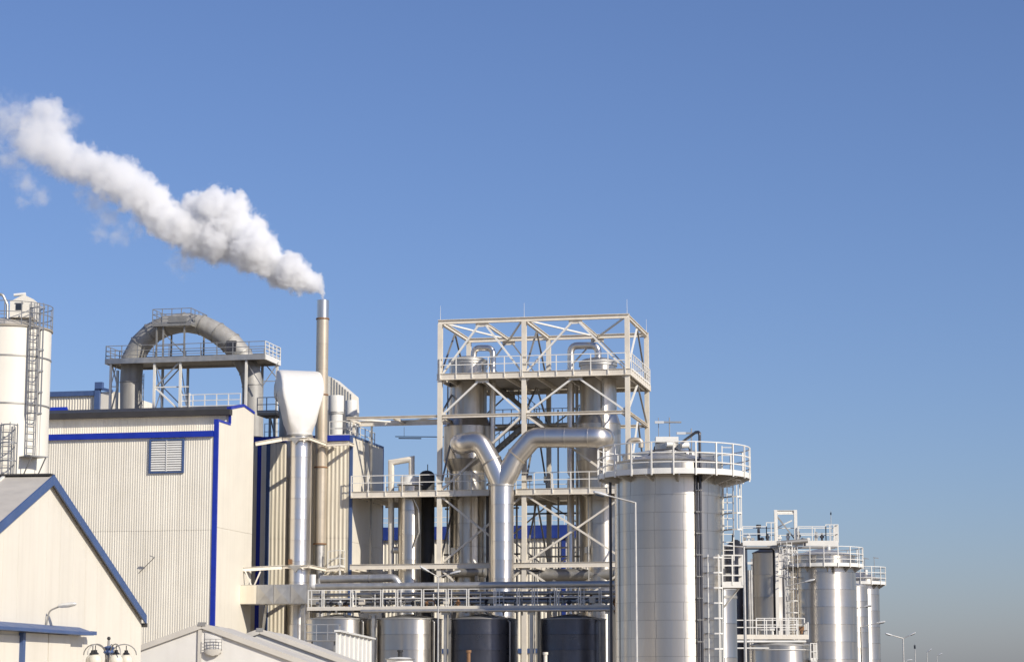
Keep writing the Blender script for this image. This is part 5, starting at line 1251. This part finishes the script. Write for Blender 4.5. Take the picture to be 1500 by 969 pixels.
sidep = Thing('side_platform', 'tiny white caged platform hanging on the right of the low tank', 'platform', W0, P(1191, 965, 119).x, 119, 0)
sidep.part('platform_deck', MB().box((P(1187, 965, 119).x, 118.8, P(1190, 966, 119).z-0.08), (P(1196, 965, 119).x, 119.6, P(1190, 966, 119).z)), 'rail')
sidep.part('railing', railing(MB(), [(P(1187, 965, 119).x, 118.8, P(1190, 966, 119).z), (P(1196, 965, 119).x, 118.8, P(1190, 966, 119).z), (P(1196, 965, 119).x, 119.6, P(1190, 966, 119).z)], 0.85, 0.16, (1, 0.5), 0.02, 0.1), 'rail')
sidep.part('post', MB().box((P(1191, 965, 119).x-0.05, 119.1, 0), (P(1191, 965, 119).x+0.05, 119.2, P(1190, 966, 119).z-0.082)), 'galv')
# dim pipework tower between the tanks
pt_ = Thing('pipe_tower', 'dim tower of pipes and beams between the slim dark tank and grey-brown tank', 'steel tower', W0, P(1098, 900, 158).x, 158)
for x in (1090, 1103): pt_.part('column', MB().ibeam((P(x, 900, 158).x, 158, 0), (P(x, 900, 158).x, 158, P(x, 818, 158).z), 0.18, 0.18), 'galv')
for y in (826, 845, 866, 890, 915): pt_.part('beam', MB().box((P(1082, y, 158).x, 157.8, P(1100, y, 158).z), (P(1110, y, 158).x, 157.9, P(1100, y, 158).z+0.16)), 'white' if y < 850 else 'galvd')
for x in (1093, 1097, 1100): pt_.part('pipe', MB().cyl((P(x, 900, 158).x, 157.5, 0), (P(x, 900, 158).x, 157.5, P(x, 835, 158).z), 0.1, n=10), 'galv')
for i, (xa, xb) in enumerate(((1085, 1102), (1102, 1085), (1085, 1102))): pt_.part('brace', MB().beam(P(xa, 830+i*28, 157.7), P(xb, 856+i*28, 157.7), 0.1), 'galvd')
lat = Thing('lattice_post', 'dark lattice post between the grey-brown tank and the ring platform tank', 'post', W0, P(1152, 900, 146).x, 146)
for x in (1148, 1158): lat.part('leg', MB().beam((P(x, 900, 146).x, 146, 0), (P(x, 900, 146).x, 146, P(x, 828, 146).z), 0.1), 'galvd')
for i in range(9): lat.part('lacing', MB().beam(P(1148 if i % 2 else 1158, 832+i*12, 146), P(1158 if i % 2 else 1148, 844+i*12, 146), 0.06), 'galvd')

# ------------------------------------------------------------------ street lamps
def lamp(label, x, ytop, Y, heads, group=None, r=0.055, hl=0.55, m='galv'):
    b = P(x, 960, Y); t = Thing('street_lamp', label, 'street lamp', W0, b.x, Y, 0, group)
    ztop_ = P(x, ytop, Y).z
    t.part('pole', MB().cyl((b.x, Y, 0), (b.x, Y, ztop_), r*1.25, r*0.75, n=10), m)
    for (hx, hy) in heads:
        e = P(hx, hy, Y); s_ = 1 if e.x > b.x else -1
        d = (Vector((e.x, Y, e.z)) - Vector((b.x, Y, ztop_))).normalized()
        st_ = e - d*hl*0.5
        ar_ = t.part('arm', MB().cyl((b.x, Y, ztop_-0.02), st_, r*0.6, r*0.5, n=8), m)
        secs = []
        for f, w_, h_ in ((0, 0.05, 0.04), (0.15, 0.09, 0.06), (0.55, 0.14, 0.085), (0.9, 0.12, 0.07), (1.0, 0.05, 0.03)):
            c_ = st_ + d*hl*f; k = hl/0.6
            secs.append([c_ + Vector((0, w_*k*math.cos(t_), h_*k*math.sin(t_)*(1 if math.sin(t_) > 0 else 0.8))) for t_ in [2*PI*i/12 for i in range(12)]])
        hd_o = t.part('lamp_head', MB().loft(secs), 'lamp')
        c_ = st_ + d*hl*0.58 + Vector((0, 0, -0.065*hl/0.6)); t.part('diffuser', MB().beam(c_-d*hl*0.28, c_+d*hl*0.28, 0.17*hl/0.6, 0.05), 'glass', hd_o)
    return t
lamp('tall street lamp with flat head standing right before the big silver tank', 932.5, 735, 80, [(880, 723)], hl=0.55)
lamp('street lamp with dark-bottomed head before the ladder landing', 1092, 800, 105, [(1066, 799)], hl=0.45, r=0.07)
lamp('street lamp standing between the grey-brown tank and the ring platform tank', 1151.5, 858, 146-10, [(1186, 850)], hl=0.62)
lamp('street lamp before the plain squeezed tank', 1241, 893, 142, [(1271, 887)], hl=0.55, r=0.05)
lamp('street lamp before the end tank of the group', 1262.5, 917, 148, [(1290, 911)], hl=0.6, r=0.05)
lamp('double-headed street lamp in front of the pipe rack', 641.5, 844, 126, [(622, 833), (667, 838)], hl=0.62, r=0.05)
lamp('double-headed street lamp, largest of the far row against open sky', 1323.5, 934, 250, [(1302, 928.5), (1336, 928)], r=0.10, hl=0.85)
far = 'far lamps fading along the road'
for (x, y, hx, hy, Y) in ((1340.5, 950, 1337, 946.5, 390), (1358, 954, 1358, 952, 450), (1372.5, 959.5, 1374, 957.5, 520), (1327, 966, 1329, 966, 420)):
    lamp('small far street lamp in the distant row, single bright head', x, y+0.5, Y, [(hx+3, hy)], far, r=0.10, hl=1.1)
far2 = lamp('tiny lamp with bent arm rising above the high walkway', 1221.5, 750, 150, [(1217, 750.5)], r=0.025, hl=0.3)
for (x, y, lab) in ((1267, 816, 'thin dark antenna pole above the end tank'), (1281, 815, 'thin antenna pole with blue base and short bar above the end tank')):
    t = Thing('antenna_pole', lab, 'antenna', W0, P(x, 840, 158).x, 158, 0)
    t.part('pole', MB().cyl((P(x, 840, 158).x, 158, 0), (P(x, 840, 158).x, 158, P(x, y, 158).z), 0.05, 0.02, n=8), 'raild')
    t.part('cross_bar', MB().beam(P(x-2, y+1, 158), P(x+6, y+2, 158), 0.05), 'raild')

# globe lamp before the barn
Yg = 56.0
gx = P(159, 950, Yg)
gl = Thing('globe_lamp', 'ornate lamp post with cluster of opal globes before the barn', 'street lamp', W0, gx.x, Yg)
zg = P(159, 934, Yg).z; zgb = P(159, 956, Yg).z
gl.part('pole', MB().cyl((gx.x, Yg, 0), (gx.x, Yg, zg-0.05), 0.07, 0.03, n=14), 'galvd')
gl.part('finial', MB().lathe((gx.x, Yg), [(0.01, zg-0.05), (0.04, zg-0.03), (0.045, zg), (0.03, zg+0.035), (0.01, zg+0.04)], 14), 'black')
gl.part('crown', MB().lathe((gx.x, Yg), [(0.05, zgb-0.05), (0.13, zgb+0.02), (0.10, zgb+0.08), (0.15, zgb+0.14), (0.03, zgb+0.18)], 8), 'bluef')
for i in range(5):
    a = 2*PI*i/5 + 0.30; d = Vector((math.cos(a), math.sin(a), 0)); rr0 = 0.43
    c_ = Vector((gx.x, Yg, 0))+d*rr0
    arm = [Vector((gx.x, Yg, zgb-0.35))+d*0.05] + [Vector((gx.x, Yg, P(159, 950, Yg).z-0.02))+d*(0.38 - 0.30*math.cos(t_))+Vector((0, 0, 0.26*math.sin(t_)-0.12)) for t_ in [PI*k/10 for k in range(0, 11)]]
    gl.part('arm', MB().tube(arm, 0.014, 8), 'galvd')
    zc_ = P(159, 957.5, Yg).z + 0.02
    gl.part('globe_cap', MB().cyl((c_.x, c_.y, zc_+0.02), (c_.x, c_.y, zc_+0.19), 0.012, n=6).cyl((c_.x, c_.y, zc_-0.02), (c_.x, c_.y, zc_+0.03), 0.10, 0.05, n=14).cyl((c_.x, c_.y, zc_+0.031), (c_.x, c_.y, zc_+0.08), 0.045, n=10), 'black')
    gz = zc_-0.19; gl.part('globe', MB().lathe((c_.x, c_.y), [(0.17*math.cos(t_)+0.001, gz+0.18*math.sin(t_)) for t_ in [-PI/2+PI*k/14 for k in range(15)]], 24), 'globe')

# ------------------------------------------------------------------ white ribbed screen and bits at the bottom edge
SF = Frame(1.5)
us = SF.uv(*P(494, 945, 96)[:2])[0]; vs0, zs0 = SF.hu(494, 922.5, us); vs1, zs1 = SF.hu(545, 934, us)
scr = Thing('ribbed_screen', 'white ribbed metal screen standing before the first silver round tank', 'screen', SF, us, vs0)
scr.part('screen_sheet', MB().box((us-0.06, vs0, 0.02), (us, vs1, zs0-0.06)), 'white')
nr = 8
for i in range(nr):
    v_ = vs0+(vs1-vs0)*(i+0.5)/nr; scr.part('rib', MB().box((us+0.002, v_-0.16, 0.05), (us+0.06, v_+0.16, zs0-0.08)), 'white')
scr.part('cap', MB().box((us-0.12, vs0-0.05, zs0-0.058), (us+0.14, vs1+0.6, zs0+0.02)), 'white')
ipl = Thing('inspection_platform', 'thin grey railed inspection platform before the first silver round tank', 'platform', W0, P(475, 935, 115).x, 115)
i0, i1 = P(447, 937, 115), P(496, 937, 115)
ipl.part('platform_deck', MB().box((i0.x, 115, i0.z-0.05), (i1.x, 116, i0.z)), 'galvd')
ipl.part('railing', railing(MB(), [(i0.x, 115.02, i0.z), (i1.x, 115.02, i0.z), (i1.x, 116, i0.z)], 0.78, 0.55, (1, 0.5), 0.02, 0), 'galv')
for x in (455, 488): ipl.part('post', MB().box((P(x, 937, 115).x, 115.4, 0), (P(x, 937, 115).x+0.08, 115.48, i0.z-0.052)), 'galvd')
for x, m_ in ((462, 'pipeb'), (476, 'galv'), (484, 'white')):
    q = P(x, 955, 115); ipl.part('valve', MB().cyl((q.x, 114.8, 0.0), (q.x, 114.8, q.z), 0.06, n=10).cyl((q.x-0.15, 114.8, q.z-0.1), (q.x+0.15, 114.8, q.z-0.1), 0.1, n=10), m_)
q = P(586, 963, 105)
bn = Thing('white_vessel', 'round white vessel lid with black knob before the second silver tank', 'vessel', W0, q.x, 105)
bn.part('body', MB().lathe((q.x, 105), [(0.6, 0.02), (0.6, q.z-0.05), (0.45, q.z+0.02), (0.02, q.z+0.05)], 32), 'white')
bn.part('lid_rim', MB().lathe((q.x, 105), [(0.58, q.z-0.07), (0.68, q.z-0.07), (0.68, q.z-0.03), (0.58, q.z-0.03)], 32), 'galvd')
bn.part('knob', MB().cyl((q.x, 105, q.z+0.04), (q.x, 105, q.z+0.28), 0.11, n=14).cyl((q.x, 105, q.z+0.281), (q.x, 105, q.z+0.36), 0.14, n=14), 'black')
for x, y, lab in ((686.5, 955, 'rusty stub vent pipe before the sun-patched dark tank'), (799, 958, 'beige stub pipe before the fully shaded dark tank')):
    q = P(x, y, 112); t = Thing('stub_pipe', lab, 'pipe', W0, q.x, 112)
    t.part('pipe', MB().cyl((q.x, 112, 0), (q.x, 112, q.z), 0.09, n=12), 'rust' if x < 700 else 'steel')
    t.part('cap', MB().cyl((q.x, 112, q.z+0.001), (q.x, 112, q.z+0.12), 0.13, n=12), 'rust' if x < 700 else 'steel')

# ------------------------------------------------------------------ steam plume
tip = ck + Vector((0, 0, zk[5]-ck.z))
Yk = PL.xy(ck.x, ck.y)[1]
# photo outline of the plume as balls: px, py, radius px, weight
balls = [(472, 437, 6, 1.0), (470, 431, 8.5, 1.0), (464, 423, 14, 1.0), (455, 414, 21, 1.0), (441, 407, 27, 1.0), (424, 400, 32, 1.0), (410, 394, 34, 1.0), (394, 384, 36, 1.0), (372, 368, 42, 1.0),
         (352, 346, 48, 1.0), (333, 322, 46, 1.0), (314, 303, 36, 1.0), (342, 298, 26, 1.0), (318, 352, 44, 1.0), (288, 343, 42, 0.95), (283, 300, 22, 0.9), (262, 330, 40, 0.9), (240, 318, 38, 0.85),
         (222, 298, 38, 0.85), (200, 282, 40, 0.85), (178, 264, 42, 0.85), (152, 254, 38, 0.8), (126, 244, 36, 0.8), (100, 236, 36, 0.8), (78, 218, 42, 0.85),
         (62, 192, 46, 0.9), (48, 205, 44, 0.85), (66, 166, 34, 0.7), (30, 172, 34, 0.5), (6, 176, 36, 0.5), (-26, 168, 42, 0.5), (98, 176, 22, 0.35),
         (270, 382, 24, 0.5), (140, 292, 26, 0.42), (160, 318, 24, 0.32), (174, 346, 18, 0.3), (148, 344, 15, 0.3), (118, 282, 16, 0.3), (38, 268, 22, 0.38), (60, 288, 18, 0.38), (34, 294, 14, 0.3), (16, 236, 22, 0.35), (30, 246, 14, 0.35), (-20, 220, 36, 0.4), (205, 340, 12, 0.4), (192, 326, 12, 0.3)]
pl_o = bpy.data.meshes.new('steam_plume')
import bmesh
bm = bmesh.new()
BP = []
for i, (x, y, r_, w_) in enumerate(balls):
    c = P(x, y, Yk) + Vector((0, (noise.noise((i*0.7, 1.3, 2.2)))*r_/F*Yk*0.7, 0)) - Vector((0, 0, 0)); c.y = Yk + (c.y-Yk)
    BP.append((c, r_/F*Yk, w_))
# hull: remeshed union of slightly enlarged balls
for c, r_, w_ in BP:
    mtx = Matrix.Translation(c) @ Matrix.Scale(r_*(1.28 if w_ >= 0.7 else 1.6), 4)
    bmesh.ops.create_icosphere(bm, subdivisions=3, radius=1.0, matrix=mtx)
bm.to_mesh(pl_o); bm.free()
tipw = Vector((PL.xy(ck.x, ck.y)[0], Yk, zk[5]))
for v in pl_o.vertices: v.co = v.co - tipw
plume = bpy.data.objects.new('steam_plume', pl_o); C.objects.link(plume)
plume.location = tipw
plume['label'] = 'white steam plume drifting up and away from the chimney tip'; plume['category'] = 'steam'
md = plume.modifiers.new('union', 'REMESH'); md.mode = 'VOXEL'; md.voxel_size = 0.16
m = bpy.data.materials.new('steam'); m.use_nodes = True; nt = m.node_tree
nt.nodes.remove(nt.nodes['Principled BSDF']); out = nt.nodes['Material Output']; Lk = nt.links.new
vol = node(nt, 'ShaderNodeVolumePrincipled'); Lk(vol.outputs[0], out.inputs['Volume'])
vol.inputs['Color'].default_value = (0.998, 0.998, 0.998, 1); vol.inputs['Anisotropy'].default_value = 0.0
tc = node(nt, 'ShaderNodeTexCoord')
def warp(vec, scale, amp, detail):
    n_ = node(nt, 'ShaderNodeTexNoise'); n_.inputs['Scale'].default_value = scale; n_.inputs['Detail'].default_value = detail; n_.inputs['Roughness'].default_value = 0.6
    Lk(vec, n_.inputs['Vector'])
    s1_ = node(nt, 'ShaderNodeVectorMath', operation='SUBTRACT'); s1_.inputs[1].default_value = (0.5, 0.5, 0.5); Lk(n_.outputs['Color'], s1_.inputs[0])
    s2_ = node(nt, 'ShaderNodeVectorMath', operation='SCALE'); s2_.inputs['Scale'].default_value = amp; Lk(s1_.outputs[0], s2_.inputs[0])
    s3_ = node(nt, 'ShaderNodeVectorMath', operation='ADD'); Lk(s2_.outputs[0], s3_.inputs[0]); Lk(vec, s3_.inputs[1])
    return s3_.outputs[0]
vec = warp(warp(tc.outputs['Object'], 0.8, 1.3, 2.0), 2.2, 0.55, 3.0)
def field(sel, grow):
    acc = None
    for c, r_, w_ in sel:
        d_ = node(nt, 'ShaderNodeVectorMath', operation='DISTANCE'); Lk(vec, d_.inputs[0]); d_.inputs[1].default_value = c - tipw
        k_ = node(nt, 'ShaderNodeMath', operation='MULTIPLY_ADD'); Lk(d_.outputs['Value'], k_.inputs[0]); k_.inputs[1].default_value = -1.0/(r_*grow); k_.inputs[2].default_value = 1.0
        if acc is None: acc = k_.outputs[0]
        else:
            x_ = node(nt, 'ShaderNodeMath', operation='MAXIMUM'); Lk(acc, x_.inputs[0]); Lk(k_.outputs[0], x_.inputs[1]); acc = x_.outputs[0]
    return acc
nz = node(nt, 'ShaderNodeTexNoise'); nz.inputs['Scale'].default_value = 1.7; nz.inputs['Detail'].default_value = 8; nz.inputs['Roughness'].default_value = 0.68
Lk(tc.outputs['Object'], nz.inputs['Vector'])
def dens(acc, amp, lo, hi, top):
    ad = node(nt, 'ShaderNodeMath', operation='MULTIPLY_ADD'); Lk(nz.outputs['Fac'], ad.inputs[0]); ad.inputs[1].default_value = amp; Lk(acc, ad.inputs[2])
    mr = node(nt, 'ShaderNodeMapRange', interpolation_type='SMOOTHSTEP'); mr.inputs[1].default_value = lo; mr.inputs[2].default_value = hi; mr.inputs[3].default_value = 0.0; mr.inputs[4].default_value = top
    Lk(ad.outputs[0], mr.inputs[0]); return mr.outputs[0]
main = dens(field([b_ for b_ in BP if b_[2] >= 0.7], 1.0), 1.15, 0.66, 1.04, 4.2)
wisp = dens(field([b_ for b_ in BP if b_[2] < 0.7], 1.25), 2.2, 1.25, 2.1, 0.5)
sx = node(nt, 'ShaderNodeSeparateXYZ'); Lk(tc.outputs['Object'], sx.inputs[0])
fade = node(nt, 'ShaderNodeMapRange'); fade.inputs[1].default_value = -22.0; fade.inputs[2].default_value = -4.0; fade.inputs[3].default_value = 0.12; fade.inputs[4].default_value = 1.0
Lk(sx.outputs[0], fade.inputs[0])
mu_ = node(nt, 'ShaderNodeMath', operation='MULTIPLY'); Lk(main, mu_.inputs[0]); Lk(fade.outputs[0], mu_.inputs[1])
sm = node(nt, 'ShaderNodeMath', operation='ADD'); Lk(mu_.outputs[0], sm.inputs[0]); Lk(wisp, sm.inputs[1]); Lk(sm.outputs[0], vol.inputs['Density'])
pl_o.materials.append(m)
